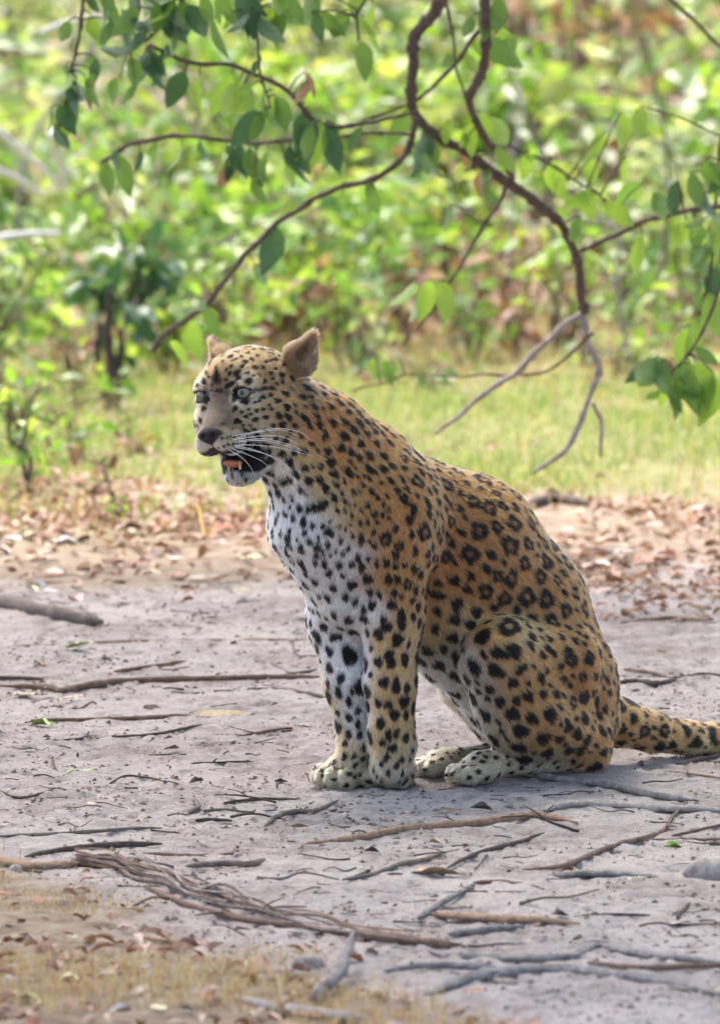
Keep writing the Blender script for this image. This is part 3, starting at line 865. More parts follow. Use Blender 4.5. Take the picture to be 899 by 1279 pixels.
DOWN = np.array([0, 0, -1.0])
BACK = -BF * 0.7 + DOWN * 0.75
# trunk
rc(N(478, 645), N(575, 702), 80 * PX, 102 * PX, 'torso', flat=0.80, flow=BACK)
rc(N(505, 648), N(572, 690), 71 * PX, 85 * PX, 'torso', k=0.05, flat=0.85, flow=BACK)
rc(N(577, 700), N(642, 766), 104 * PX, 94 * PX, 'torso', k=0.03, flat=0.84, flow=BACK)
rc(N(640, 768), N(690, 860), 92 * PX, 84 * PX, 'torso', k=0.03, flat=0.92, flow=BACK)
rc(N(688, 860), N(710, 905), 80 * PX, 56 * PX, 'rump', k=0.03, flat=0.96, flow=BACK)
rc(N(464, 575), N(492, 622), 38 * PX, 30 * PX, 'torso', k=0.05, flat=0.9, flow=BACK)      # withers
rc(N(414, 657), N(436, 735), 77 * PX, 50 * PX, 'chest', k=0.05, flat=1.05, flow=DOWN)
rc(N(505, 740), N(570, 800), 58 * PX, 52 * PX, 'belly', k=0.04, flat=1.1, flow=-BF * .6 + DOWN * .8)
rc(N(575, 800), N(640, 880), 52 * PX, 50 * PX, 'belly', k=0.04, flat=1.2, flow=-BF * .3 + DOWN)
# neck
rc(N(440, 600), N(400, 556), 75 * PX, 63 * PX, 'neck', k=0.04, flat=0.98, flow=BACK)
rc(N(398, 556), N(366, 528), 61 * PX, 57 * PX, 'neck', k=0.04, flow=BACK)
rc(N(400, 610), N(362, 575), 62 * PX, 40 * PX, 'throat', k=0.04, flow=BACK)
# shoulders and forelegs (s = +1: its left, near the camera)
el(N(488, 656, 0.085), (72 * PX, 84 * PX, 38 * PX), 'shoulder', R=np.array([BF * .94 + Z3 * .34, Z3 * .94 - BF * .34, BL]), k=0.03, flow=DOWN * .9 - BF * .4)
el(N(440, 640, -0.085), (74 * PX, 95 * PX, 38 * PX), 'shoulder', R=np.array([BF * .94 + Z3 * .34, Z3 * .94 - BF * .34, BL]), k=0.03, flow=DOWN * .9 - BF * .4)
rc(N(494, 655, 0.09), N(490, 765, 0.075), 52 * PX, 36 * PX, 'shoulder', k=0.04, flow=DOWN)
rc(N(490, 760, 0.075), N(487, 855, 0.055), 36 * PX, 30 * PX, 'leg', k=0.03)
rc(N(487, 855, 0.055), N(490, 930, 0.045), 30 * PX, 26 * PX, 'leg', k=0.02)
rc(N(490, 930, 0.045), N(486, 958, 0.045), 27 * PX, 25 * PX, 'leg', k=0.02)
rc(N(425, 690, -0.07), N(424, 775, -0.065), 52 * PX, 36 * PX, 'leg', k=0.04, flow=DOWN)
rc(N(424, 775, -0.065), N(434, 850, -0.05), 37 * PX, 29 * PX, 'leg', k=0.03)
rc(N(434, 850, -0.05), N(446, 930, -0.04), 29 * PX, 21 * PX, 'leg', k=0.02)
rc(N(446, 930, -0.04), N(436, 955, -0.04), 22 * PX, 22 * PX, 'leg', k=0.02)


# forms under the skin: shoulder blade ridge, elbow, wrist, ribs' hollow behind the shoulder, knee and hip
rc(N(508, 600, .075), N(512, 690, .125), 14 * PX, 20 * PX, 'shoulder', k=0.035, flow=DOWN)
el(N(512, 758, .078), (20 * PX, 26 * PX, 16 * PX), 'leg', R=np.array([BF, Z3, BL]), k=0.02, flow=DOWN)
el(N(478, 912, .055), (20 * PX, 24 * PX, 18 * PX), 'leg', R=np.array([BF, Z3, BL]), k=0.012, flow=DOWN)
el(N(442, 918, -.045), (17 * PX, 22 * PX, 16 * PX), 'leg', R=np.array([BF, Z3, BL]), k=0.012, flow=DOWN)
for q in range(3):                                       # folds of loose skin at the elbow and the flank
    rc(N(524 + q * 9, 690 + q * 22, .125), N(522 + q * 14, 770 + q * 20, .10), 5 * PX, 5 * PX, 'x', k=0.022, op='cut')


def paw(c, ang, half, length, h, reg='paw', spread=1.0):
    """c: centre on the ground; ang: heading from -X towards the camera"""
    f = np.array([-math.cos(ang), -math.sin(ang), 0]); l = np.array([math.sin(ang), -math.cos(ang), 0])
    el(c + Z3 * h * 0.48 - f * length * 0.12, (length * 0.50, half * 0.86, h * 0.56), reg, R=np.array([f, l, Z3]), k=0.02, flow=f)
    for i, o in enumerate((-1, -0.36, 0.36, 1)):
        fw = length * (0.36 if abs(o) < 0.5 else 0.22)
        el(c + f * fw + l * o * half * 0.66 * spread + Z3 * h * 0.36, (length * 0.25, half * 0.30, h * 0.42), reg,
           R=np.array([f, l, Z3]), k=0.0025, flow=f)
    for o in (-0.68, 0, 0.68):                           # clefts between the toes
        q = c + l * o * half * 0.62 * spread
        rc(q + f * length * .60 + Z3 * h * .30, q + f * length * .12 + Z3 * h * .98, .0022, .0016, 'x', k=0.007, op='cut')


pn = at_ground(484, 981)
paw(pn + [0, 0.004, 0], math.radians(62), 40 * PX, 0.115, 0.062)
pf = at_ground(428, 983)
paw(pf + [0, 0.004, 0], math.radians(48), 34 * PX, 0.115, 0.062)
# thighs, shanks, hind feet
el(N(668, 858, 0.105), (88 * PX, 92 * PX, 46 * PX), 'thigh', R=np.array([BF, Z3, BL]), k=0.010, flow=DOWN * .8 - BF * .5)
rc(N(690, 830, 0.09), N(622, 818, 0.13), 62 * PX, 46 * PX, 'thigh', k=0.014, flow=DOWN * .6 - BF)
rc(N(622, 818, 0.13), N(655, 890, 0.12), 47 * PX, 50 * PX, 'thigh', k=0.03, flow=DOWN * .8 - BF * .5)
rc(N(660, 885, 0.12), N(735, 932, 0.10), 52 * PX, 26 * PX, 'thigh', k=0.03, flow=DOWN * .5 - BF)
rc(N(728, 925, 0.08), N(735, 938, 0.08), 36 * PX, 26 * PX, 'thigh', k=0.02, flow=DOWN * .5 - BF)
rc(N(725, 945, 0.10), N(600, 954, 0.085), 17 * PX, 16 * PX, 'hindfoot', k=0.02)
el(N(690, 870, -0.105), (85 * PX, 88 * PX, 42 * PX), 'thigh', R=np.array([BF, Z3, BL]), k=0.022, flow=DOWN * .8 - BF * .5)
rc(N(650, 850, -0.09), N(590, 850, -0.11), 52 * PX, 36 * PX, 'inner', k=0.03, flow=DOWN * .6 - BF)
rc(N(583, 852, -0.11), N(646, 935, -0.10), 34 * PX, 26 * PX, 'inner', k=0.02, flow=DOWN * .8 - BF * .5)
rc(N(660, 940, -0.10), N(552, 948, -0.055), 16 * PX, 13 * PX, 'hindfoot', k=0.015)
hp = at_ground(592, 968); hp2 = at_ground(541, 963)
g0 = N(590, 955, 0.085); g0[2] = 0.008
paw(g0, math.radians(30), 31 * PX, 0.10, 0.048, 'hindfoot', 0.9)
g1 = N(543, 950, -0.05); g1[2] = 0.010
paw(g1, math.radians(30), 27 * PX, 0.09, 0.046, 'hindfoot', 0.9)
# tail, lying out to the right on the ground
TAILP = [N(735, 890, -0.02), N(772, 902, -0.03), N(812, 914, -0.05), N(860, 922, -0.08), N(910, 922, -0.13),
         N(965, 930, -0.20), N(1030, 925, -0.30), N(1100, 905, -0.36)]
for q in TAILP[3:]: q[2] = max(q[2], 0.03)
TAILR = [38, 29, 24, 20, 18, 17, 15, 12]
for i in range(len(TAILP) - 1):
    rc(TAILP[i], TAILP[i + 1], TAILR[i] * PX, TAILR[i + 1] * PX, 'tail', k=0.012 if i else 0.03)
# head
el(Hd(-11, 0, 1.0), (.096, .094, .084), 'head', k=0.03)
el(Hd(-3.8, 0, 3.4), (.050, .064, .046), 'head', k=0.02)
for s in (-1, 1):
    el(Hd(-2.3, 4.7 * s, 2.2), (.024, .030, .017), 'head', k=0.02)
    el(Hd(-8, 6.4 * s, -5.5), (.068, .046, .062), 'head', k=0.025, flow=-HF + HL * s * .4 + DOWN * .4)
    el(Hd(-2.0, 4.2 * s, -4.2), (.034, .032, .034), 'head', k=0.02, flow=-HF + HL * s * .5)
rc(Hd(-3.6, 0, -0.4), Hd(3.0, 0, -6.6), .032, .022, 'bridge', k=0.018, flat=1.45, ax=HL, flow=-HF + HZ)
el(Hd(4.5, 0, -8.1), (.018, .034, .018), 'nosearea', k=0.008)
for s in (-1, 1):
    el(Hd(1.9, 2.4 * s, -9.6), (.037, .030, .030), 'muzzle', k=0.010, flow=-HF + HL * s * .6)
    rc(Hd(-10, 5.3 * s, -11.2), Hd(-4.6, 1.6 * s, -16.6), .030, .021, 'jaw', k=0.02)
el(Hd(-3.8, 0, -16.9), (.024, .024, .017), 'jaw', k=0.012)
# mouth, nostrils, eye sockets cut out
el(Hd(0.4, 0, -13.6), (.050, .024, .0135), 'x', R=np.array([HF * .93 + HZ * .36, HL, HZ * .93 - HF * .36]), k=0.006, op='cut')
for s in (-1, 1):
    el(Hd(0.3, 5.2 * s, -0.05), (.016, .0185, .0115), 'x', k=0.006, op='cut')
    el(Hd(6.0, 1.15 * s, -8.3), (.006, .0065, .005), 'x', k=0.003, op='cut')
for s in (-1, 1):                                        # lids
    u = .34 if s > 0 else .62
    rc(Hd(.35, 3.3 * s, .55 + u), Hd(.30, 5.0 * s, 1.28 + u), .0056, .0060, 'head', k=0.005)
    rc(Hd(.30, 5.0 * s, 1.28 + u), Hd(-.85, 7.0 * s, .95 + u * .6), .0060, .0052, 'head', k=0.005)
    rc(Hd(.45, 3.4 * s, -.65), Hd(.20, 5.1 * s, -1.58), .0042, .0045, 'head', k=0.004)
    rc(Hd(.20, 5.1 * s, -1.58), Hd(-.8, 6.9 * s, -.55), .0045, .0045, 'head', k=0.004)
# ears
for s in (-1, 1):
    c = Hd(-14.5, 11.6, 7.6) if s > 0 else Hd(-14.2, -9.6, 8.2)
    e_up = HZ * .80 + HL * s * .55 - HF * .20; e_up /= np.linalg.norm(e_up)
    e_f = HF * .86 + HL * s * .46; e_f -= e_up * (e_f @ e_up); e_f /= np.linalg.norm(e_f)
    e_s = np.cross(e_up, e_f)
    RR = np.array([e_f, e_s, e_up])
    rc(c - e_up * .024, c + e_up * .034, .028, .0075, 'ear', k=0.010, flat=.62, ax=e_f, flow=e_up)
    el(c - e_up * .020, (.018, .029, .026), 'ear', R=RR, k=0.015, flow=e_up)
    rc(c + e_f * .0175 - e_up * .014, c + e_f * .013 + e_up * .028, .0185, .0060, 'x', k=0.004, flat=.85, ax=e_f, op='cut')


def surface_nets(D):
    S = D < 0
    act = np.zeros(tuple(n - 1 for n in D.shape), bool)
    cs = np.zeros(act.shape, np.uint8)
    nx, ny, nz = act.shape
    for i in (0, 1):
        for j in (0, 1):
            for k in (0, 1):
                cs += S[i:i + nx, j:j + ny, k:k + nz]
    act = (cs > 0) & (cs < 8)
    I, J, K = np.nonzero(act)
    vid = np.full(act.shape, -1, np.int32)
    vid[I, J, K] = np.arange(len(I))
    acc = np.zeros((len(I), 3)); cnt = np.zeros(len(I))
    G = (GX.astype(float), GY.astype(float), GZ.astype(float))
    cor = [(i, j, k) for i in (0, 1) for j in (0, 1) for k in (0, 1)]
    for a in cor:
        for ax in range(3):
            if a[ax]: continue
            b = list(a); b[ax] = 1
            ia = (I + a[0], J + a[1], K + a[2]); ib = (I + b[0], J + b[1], K + b[2])
            da, db = D[ia].astype(float), D[ib].astype(float)
            m = (da < 0) != (db < 0)
            t = np.where(m, da / np.where(m, da - db, 1), 0)
            P = np.stack([G[q][ia[q]] * (1 - t) + G[q][ib[q]] * t for q in range(3)], -1)
            acc[m] += P[m]; cnt[m] += 1
    V = acc / cnt[:, None]
    quads = []
    for ax in range(3):
        sl0 = [slice(None)] * 3; sl1 = [slice(None)] * 3
        sl0[ax] = slice(0, -1); sl1[ax] = slice(1, None)
        s0, s1 = S[tuple(sl0)], S[tuple(sl1)]
        o1, o2 = [(1, 2), (2, 0), (0, 1)][ax]
        E = np.argwhere(s0 != s1)
        E = E[(E[:, o1] > 0) & (E[:, o2] > 0) & (E[:, o1] < D.shape[o1] - 1) & (E[:, o2] < D.shape[o2] - 1)]
        q = []
        for d1, d2 in ((-1, -1), (0, -1), (0, 0), (-1, 0)):
            e = E.copy(); e[:, o1] += d1; e[:, o2] += d2
            q.append(vid[e[:, 0], e[:, 1], e[:, 2]])
        q = np.stack(q, -1)
        flip = ~s0[E[:, 0], E[:, 1], E[:, 2]]
        q[flip] = q[flip][:, ::-1]
        quads.append(q)
    return V, np.concatenate(quads)


LV, LQ = surface_nets(DD)
del DD


def smooth_verts(V, Q, it=2, lam=0.5):
    e = np.concatenate([Q[:, [0, 1]], Q[:, [1, 2]], Q[:, [2, 3]], Q[:, [3, 0]]])
    e = np.concatenate([e, e[:, ::-1]])
    deg = np.bincount(e[:, 0], minlength=len(V))[:, None]
    for _ in range(it):
        s = np.stack([np.bincount(e[:, 0], V[e[:, 1], q], len(V)) for q in range(3)], -1)
        V = V + lam * (s / np.maximum(deg, 1) - V)
    return V


LV = smooth_verts(LV, LQ, 2)


def vert_normals(V, Q):
    n = np.cross(V[Q[:, 2]] - V[Q[:, 0]], V[Q[:, 3]] - V[Q[:, 1]])
    s = np.zeros_like(V)
    for c in range(4):
        for q in range(3):
            s[:, q] += np.bincount(Q[:, c], n[:, q], len(V))
    return s / (np.linalg.norm(s, axis=1, keepdims=True) + 1e-12)


LN = vert_normals(LV, LQ)
REG_NAMES = sorted(set(p[0] for p in PRIMS))
W = np.zeros((len(LV), len(REG_NAMES)), np.float32)
FLOW = np.zeros((len(LV), 3))
for reg, fn, fl in PRIMS:
    d = fn(LV[:, 0], LV[:, 1], LV[:, 2])
    w = np.exp(-np.clip(d, -0.01, 1) / 0.010)
    j = REG_NAMES.index(reg)
    W[:, j] = np.maximum(W[:, j], w)
    FLOW += w[:, None] * fl
W /= W.sum(1, keepdims=True) + 1e-20
FLOW -= LN * (FLOW * LN).sum(1, keepdims=True)
FLOW /= np.linalg.norm(FLOW, axis=1, keepdims=True) + 1e-9
RID = W.argmax(1)


def reg_is(*names):
    return np.isin(RID, [REG_NAMES.index(n) for n in names])


# ---- colour anchors seen in the photograph, mirrored across the midplane of the body or the head
VPX, VPY, VDEP = project(LV)
FACING = (LN * (CAM - LV)).sum(1) > 0


def pick(px, py, rad=4.0):
    d2 = (VPX - px) ** 2 + (VPY - py) ** 2
    m = np.nonzero((d2 < rad * rad) & FACING)[0]
    if len(m) == 0:
        m = np.nonzero((d2 < 900) & FACING)[0]
        if len(m) == 0: return int(np.argmin(d2))
        return int(m[np.argmin(d2[m])])
    near = VDEP[m] < VDEP[m].min() + 0.03
    m = m[near]
    return int(m[np.argmin(d2[m])])


TAN = (.35, .160, .052); RUF = (.275, .108, .032); BUF = (.42, .265, .11); PALE = (.48, .36, .215); WHT = (.60, .57, .535)
CRM = (.66, .58, .46); GRB = (.105, .074, .050); BRN = (.24, .155, .095); GRY = (.42, .36, .29); PAW = (.40, .33, .225); FTAN = (.30, .165, .068)
ANCH = [(RUF, [(560, 640), (620, 680), (680, 740), (715, 800), (510, 620), (460, 530), (420, 520), (620, 740), (560, 720), (720, 860), (740, 900), (690, 910), (640, 650), (740, 800)]),
        (TAN, [(480, 640), (450, 650), (500, 700), (470, 600), (430, 560), (470, 720), (540, 770), (660, 850), (690, 800), (640, 870), (700, 880), (400, 545), (505, 745)]),
        (TAN, [(640, 850), (630, 830), (660, 900), (680, 930), (650, 880), (720, 930), (610, 800), (660, 785), (700, 790)]),
        (BUF, [(625, 900), (615, 860), (630, 920), (545, 800), (580, 785), (630, 790), (655, 780), (485, 800), (490, 860), (490, 900), (500, 800), (390, 590), (400, 620), (420, 640), (625, 830), (640, 900), (385, 570), (480, 840), (412, 870), (430, 925), (480, 925), (505, 880)]),
        (WHT, [(350, 660), (370, 650), (395, 660), (380, 690), (400, 730), (420, 750), (345, 640), (430, 705), (360, 625), (430, 820), (442, 870), (425, 790), (455, 830), (446, 900), (440, 850), (560, 860), (580, 890), (595, 910), (530, 835), (570, 840), (410, 690), (455, 760), (545, 845)]),
        (GRY, [(603, 872), (600, 850), (610, 905), (585, 825), (560, 825)]),
        (PAW, [(485, 965), (460, 970), (510, 970), (420, 965), (400, 970), (600, 955), (640, 955), (680, 952), (545, 952), (570, 945)]),
        (CRM, [(335, 592), (350, 588), (365, 600), (345, 602)]),
        (FTAN, [(310, 455), (335, 445), (355, 470), (350, 530), (340, 500), (290, 460), (330, 520), (360, 500), (275, 460)]),
        (PALE, [(330, 552), (312, 508), (322, 530), (345, 560), (300, 525), (295, 475), (250, 508)]),
        (GRB, [(275, 505), (265, 520), (283, 525), (262, 533), (278, 540), (270, 490), (292, 515)]),
        ((.36, .26, .15), [(285, 552), (300, 545)]),
        (GRY, [(290, 562), (302, 566), (256, 564), (275, 563), (262, 566)]),
        ((.27, .245, .22), [(293, 600), (305, 596), (283, 600)]),
        ((.20, .11, .055), [(388, 430), (385, 442), (375, 440), (268, 432), (375, 485), (366, 456)]), ((.27, .18, .12), [(386, 462), (380, 466), (384, 455)]), ((.05, .035, .03), [(394, 455)]),
        (TAN, [(800, 903), (850, 915), (890, 915), (780, 900)]),
        (BUF, [(830, 938), (870, 935)])]


def mirror_of(p, head):
    if head:
        return p - 2 * HL * ((p - HE) @ HL)
    return p - 2 * BL * ((p - BO) @ BL)


HEADM = reg_is('head', 'bridge', 'nosearea', 'muzzle', 'jaw', 'ear')
acol, apos, anor = [], [], []
for c, pts in ANCH:
    for px, py in pts:
        i = pick(px, py)
        hd = bool(HEADM[i])
        ax = HL if hd else BL
        acol += [c, c]
        apos += [LV[i], mirror_of(LV[i], hd)]
        anor += [LN[i], LN[i] - 2 * ax * (LN[i] @ ax)]
acol, apos, anor = np.array(acol), np.array(apos), np.array(anor)
num = np.zeros((len(LV), 3)); den = np.zeros((len(LV), 1))
for c, p, n in zip(acol, apos, anor):
    d2 = ((LV - p) ** 2).sum(1)
    w = (np.exp(-d2 / (2 * (0.017 if abs((p - HE) @ HF) < .17 and p[2] > .6 else 0.030) ** 2)) + 3e-3 / (1 + d2 / 0.004) ** 2) * np.exp(2.2 * (LN @ n - 1))
    num += w[:, None] * c; den += w[:, None]
BASE = num / den

# ---- spots: read off the photograph where it shows them, then filled in on the sides it does not
SPOTS = []                                              # (vertex, radius m, stretch, kind 0 solid / 1 rosette)


def spots(ox, oy, sc, rows):
    for row in rows:
        x, y, r = row[:3]
        opt = row[3] if len(row) > 3 else ''
        i = pick(ox + x / sc, oy + y / sc)
        SPOTS.append((i, r / sc * PX * (1.06 if 'r' in opt else 1.0), 1.45 if 'v' in opt else 1.12, 1 if 'r' in opt else 0))


spots(230, 410, 4.994, [
    (318, 288, 20, 'v'), (320, 318, 18), (375, 290, 16), (450, 295, 18), (410, 205, 22), (365, 220, 20), (350, 248, 16), (445, 180, 16), (480, 250, 17),
    (495, 215, 14), (540, 165, 15), (575, 145, 15), (525, 210, 12), (555, 260, 10), (530, 280, 14), (540, 312, 12), (490, 330, 18), (557, 350, 13),
    (597, 340, 15), (655, 380, 14), (520, 418, 18), (490, 375, 14), (615, 412, 26), (565, 455, 24), (475, 438, 16), (430, 465, 12), (458, 460, 10),
    (625, 490, 26), (672, 475, 14), (683, 522, 16), (575, 540, 26), (497, 552, 17), (475, 510, 14), (437, 517, 15), (432, 567, 18), (528, 505, 13),
    (512, 478, 11), (400, 540, 11), (375, 555, 14), (350, 530, 12), (385, 505, 10), (425, 620, 14), (395, 600, 12), (360, 600, 11), (495, 625, 13),
    (540, 605, 16), (600, 598, 28), (650, 635, 18), (680, 592, 20), (555, 678, 18), (625, 685, 22), (605, 700, 18), (530, 748, 18), (600, 765, 26),
    (680, 770, 22), (735, 760, 24), (540, 810, 28), (510, 830, 26), (720, 660, 14), (270, 290, 14), (245, 325, 12), (285, 250, 12), (295, 215, 10),
    (235, 225, 12), (200, 265, 11), (165, 310, 12), (185, 340, 12), (180, 380, 12), (245, 360, 9), (150, 290, 14), (310, 205, 12), (345, 185, 14),
    (385, 165, 16), (430, 140, 14), (470, 125, 14), (320, 165, 10), (510, 160, 12), (520, 185, 10), (250, 270, 10), (415, 305, 12), (300, 630, 9), (240, 600, 8),
    (235, 688, 8), (258, 684, 8), (285, 682, 10), (310, 676, 11), (335, 668, 11), (358, 660, 10), (215, 737, 7), (240, 733, 9), (268, 730, 10), (295, 726, 11),
    (322, 718, 11), (350, 708, 11), (375, 695, 10), (330, 790, 8), (275, 930, 14), (385, 925, 14), (330, 950, 9), (300, 910, 9), (360, 905, 10), (420, 720, 34), (455, 740, 34), (480, 770, 34), (400, 765, 22), (485, 820, 30), (450, 700, 20),
    (740, 485, 14), (810, 535, 20, 'v'), (770, 603, 22), (870, 640, 16), (865, 670, 24, 'r'), (785, 705, 18), (740, 860, 22), (795, 850, 14), (845, 850, 20), (690, 895, 24),
    (765, 935, 28), (835, 925, 22), (555, 955, 20), (590, 950, 22), (625, 942, 24), (655, 930, 22), (715, 995, 16), (770, 420, 16), (805, 400, 12), (850, 490, 16), (820, 760, 15)])
spots(320, 560, 4.086, [
    (240, 88, 16), (195, 125, 20), (265, 152, 20), (318, 148, 16), (403, 175, 18), (220, 200, 14), (255, 232, 10), (85, 255, 18), (95, 285, 18), (140, 245, 15),
    (180, 245, 15), (170, 280, 12), (152, 330, 17), (188, 342, 19), (220, 300, 20), (260, 298, 20), (290, 292, 20), (320, 285, 26), (345, 265, 18), (390, 240, 20), (123, 316, 10),
    (130, 420, 15), (172, 410, 16), (207, 452, 9), (245, 405, 17), (292, 390, 15), (342, 388, 15), (318, 440, 11), (270, 468, 18), (360, 480, 18), (180, 490, 13), (125, 480, 9),
    (130, 552, 16), (182, 565, 20), (310, 535, 20), (298, 570, 18), (340, 528, 14), (375, 530, 12), (407, 513, 12), (442, 525, 14), (420, 580, 22), (480, 578, 18), (372, 625, 24),
    (430, 640, 12), (245, 630, 22), (168, 635, 20), (230, 700, 18), (315, 740, 14), (235, 785, 18), (270, 800, 18), (310, 825, 20), (350, 850, 20), (280, 885, 18), (335, 900, 26), (385, 955, 22), (425, 950, 18),
    (480, 920, 24), (520, 930, 26), (490, 685, 30), (565, 655, 28), (498, 775, 20), (548, 810, 20), (585, 790, 28), (625, 730, 18, 'v'), (650, 855, 20), (675, 895, 22),
    (690, 790, 28), (740, 830, 24), (740, 890, 24), (735, 750, 16), (625, 935, 28), (715, 965, 32), (570, 930, 18), (380, 355, 10), (405, 303, 14), (445, 260, 13),
    (445, 315, 11), (487, 322, 13), (415, 385, 11), (455, 405, 12), (490, 427, 13), (427, 460, 15), (473, 492, 14), (535, 455, 22, 'v'), (522, 545, 18, 'v'), (572, 548, 16, 'v'),
    (610, 575, 16, 'v'), (655, 575, 20, 'v'), (678, 660, 24, 'v'), (715, 655, 22, 'v'), (520, 370, 15), (563, 365, 14, 'v'), (590, 420, 14), (600, 478, 18), (575, 460, 11),
    (655, 445, 34, 'r'), (615, 330, 13), (620, 362, 13), (645, 330, 14, 'v'), (595, 330, 14), (585, 210, 16, 'v'), (565, 285, 16), (483, 215, 13), (512, 215, 10), (530, 180, 14),
    (470, 275, 10), (505, 275, 8), (430, 215, 12), (445, 155, 13), (470, 65, 13), (495, 95, 10), (565, 150, 12), (530, 310, 11), (480, 372, 8), (610, 240, 13), (640, 270, 13),
    (675, 300, 13), (680, 350, 13), (710, 400, 20, 'r'), (730, 480, 26, 'r'), (620, 170, 11), (600, 120, 11), (540, 130, 10), (660, 230, 12), (510, 130, 9), (710, 530, 24, 'r'), (760, 580, 16), (770, 680, 28, 'r'), (800, 760, 18)])
spots(480, 540, 2.997, [
    (113, 175, 30, 'r'), (160, 158, 16), (217, 190, 32, 'r'), (270, 220, 18), (155, 258, 18, 'v'), (160, 213, 14), (195, 250, 16), (190, 290, 14), (105, 278, 18, 'v'), (73, 243, 20, 'v'), (62, 130, 14),
    (62, 172, 14), (318, 252, 30, 'r'), (373, 278, 34, 'r'), (425, 270, 22, 'r'), (240, 320, 24, 'r'), (235, 262, 13), (200, 360, 16, 'v'), (148, 362, 34, 'r'), (290, 310, 12), (268, 275, 14), (240, 410, 19),
    (215, 455, 28, 'r'), (255, 475, 14, 'v'), (278, 370, 16, 'v'), (175, 420, 14), (116, 430, 15, 'v'), (100, 368, 13, 'v'), (345, 355, 36, 'r'), (410, 350, 26, 'r'), (468, 330, 34, 'r'),
    (455, 415, 40, 'r'), (530, 410, 30, 'r'), (312, 450, 36, 'r'), (390, 455, 22), (375, 497, 20), (415, 525, 26, 'r'), (466, 535, 34, 'r'), (515, 485, 32, 'r'), (595, 472, 34, 'r'),
    (570, 530, 32, 'r'), (535, 330, 30, 'r'), (590, 405, 26, 'r'), (640, 470, 22), (630, 545, 24, 'r'), (665, 520, 22, 'r'), (595, 620, 38, 'r'), (525, 600, 40, 'r'), (437, 610, 32, 'r'),
    (367, 590, 32, 'r'), (400, 647, 20), (318, 530, 20), (302, 580, 20), (248, 550, 24), (180, 590, 18), (200, 600, 18), (195, 550, 16), (135, 520, 18), (180, 488, 12), (140, 580, 12), (150, 650, 18), (185, 657, 18), (263, 635, 28),
    (250, 685, 26), (150, 722, 22), (180, 725, 20), (340, 665, 26), (312, 715, 24), (670, 655, 30, 'r'), (740, 650, 34, 'r'), (700, 585, 26, 'r'), (655, 590, 16), (615, 700, 32, 'r'), (770, 740, 36, 'r'),
    (800, 820, 26, 'r'), (675, 730, 18), (715, 720, 18), (480, 660, 20), (540, 690, 22), (365, 760, 30), (450, 725, 42, 'r'), (525, 722, 16), (570, 735, 14), (540, 755, 22), (605, 770, 17),
    (650, 760, 17), (700, 775, 17), (415, 820, 26), (475, 810, 30), (540, 790, 22), (580, 830, 20), (620, 820, 16), (685, 840, 32, 'r'), (650, 865, 16), (755, 840, 26, 'r'), (155, 800, 26),
    (250, 755, 26), (215, 795, 20), (270, 825, 28), (265, 850, 20), (400, 225, 22, 'r'), (345, 205, 16), (290, 185, 18), (180, 120, 13), (230, 150, 13), (110, 105, 20), (140, 110, 12), (60, 90, 20, 'r'), (475, 270, 20), (535, 290, 18), (580, 345, 18), (640, 420, 18)])
spots(540, 740, 2.504, [
    (195, 240, 26), (265, 235, 15), (245, 275, 20), (280, 225, 12), (335, 265, 19), (350, 240, 13), (205, 335, 20), (175, 295, 17), (250, 372, 24), (257, 325, 16), (290, 320, 20),
    (340, 312, 17), (378, 310, 15), (428, 335, 24, 'r'), (400, 270, 14), (460, 258, 18, 'r'), (478, 205, 18), (437, 215, 13), (415, 185, 20, 'r'), (502, 255, 16), (500, 305, 20), (535, 360, 18),
    (470, 390, 22, 'v'), (510, 380, 18), (418, 410, 24, 'v'), (360, 380, 25), (305, 385, 20), (270, 425, 26), (345, 450, 26), (392, 455, 20), (475, 460, 22), (520, 430, 19, 'v'),
    (420, 490, 22), (455, 492, 22), (530, 495, 18), (580, 345, 17), (550, 405, 17), (200, 392, 10), (515, 185, 16), (535, 245, 15), (545, 300, 14), (350, 170, 13), (225, 190, 13),
    (618, 390, 20), (655, 430, 28, 'r'), (715, 433, 24, 'r'), (585, 430, 22), (580, 465, 16), (785, 432, 26), (705, 480, 22), (740, 475, 24), (815, 470, 26), (865, 440, 30), (755, 402, 16), (700, 393, 13), (660, 382, 13), (840, 415, 15), (880, 470, 14)])
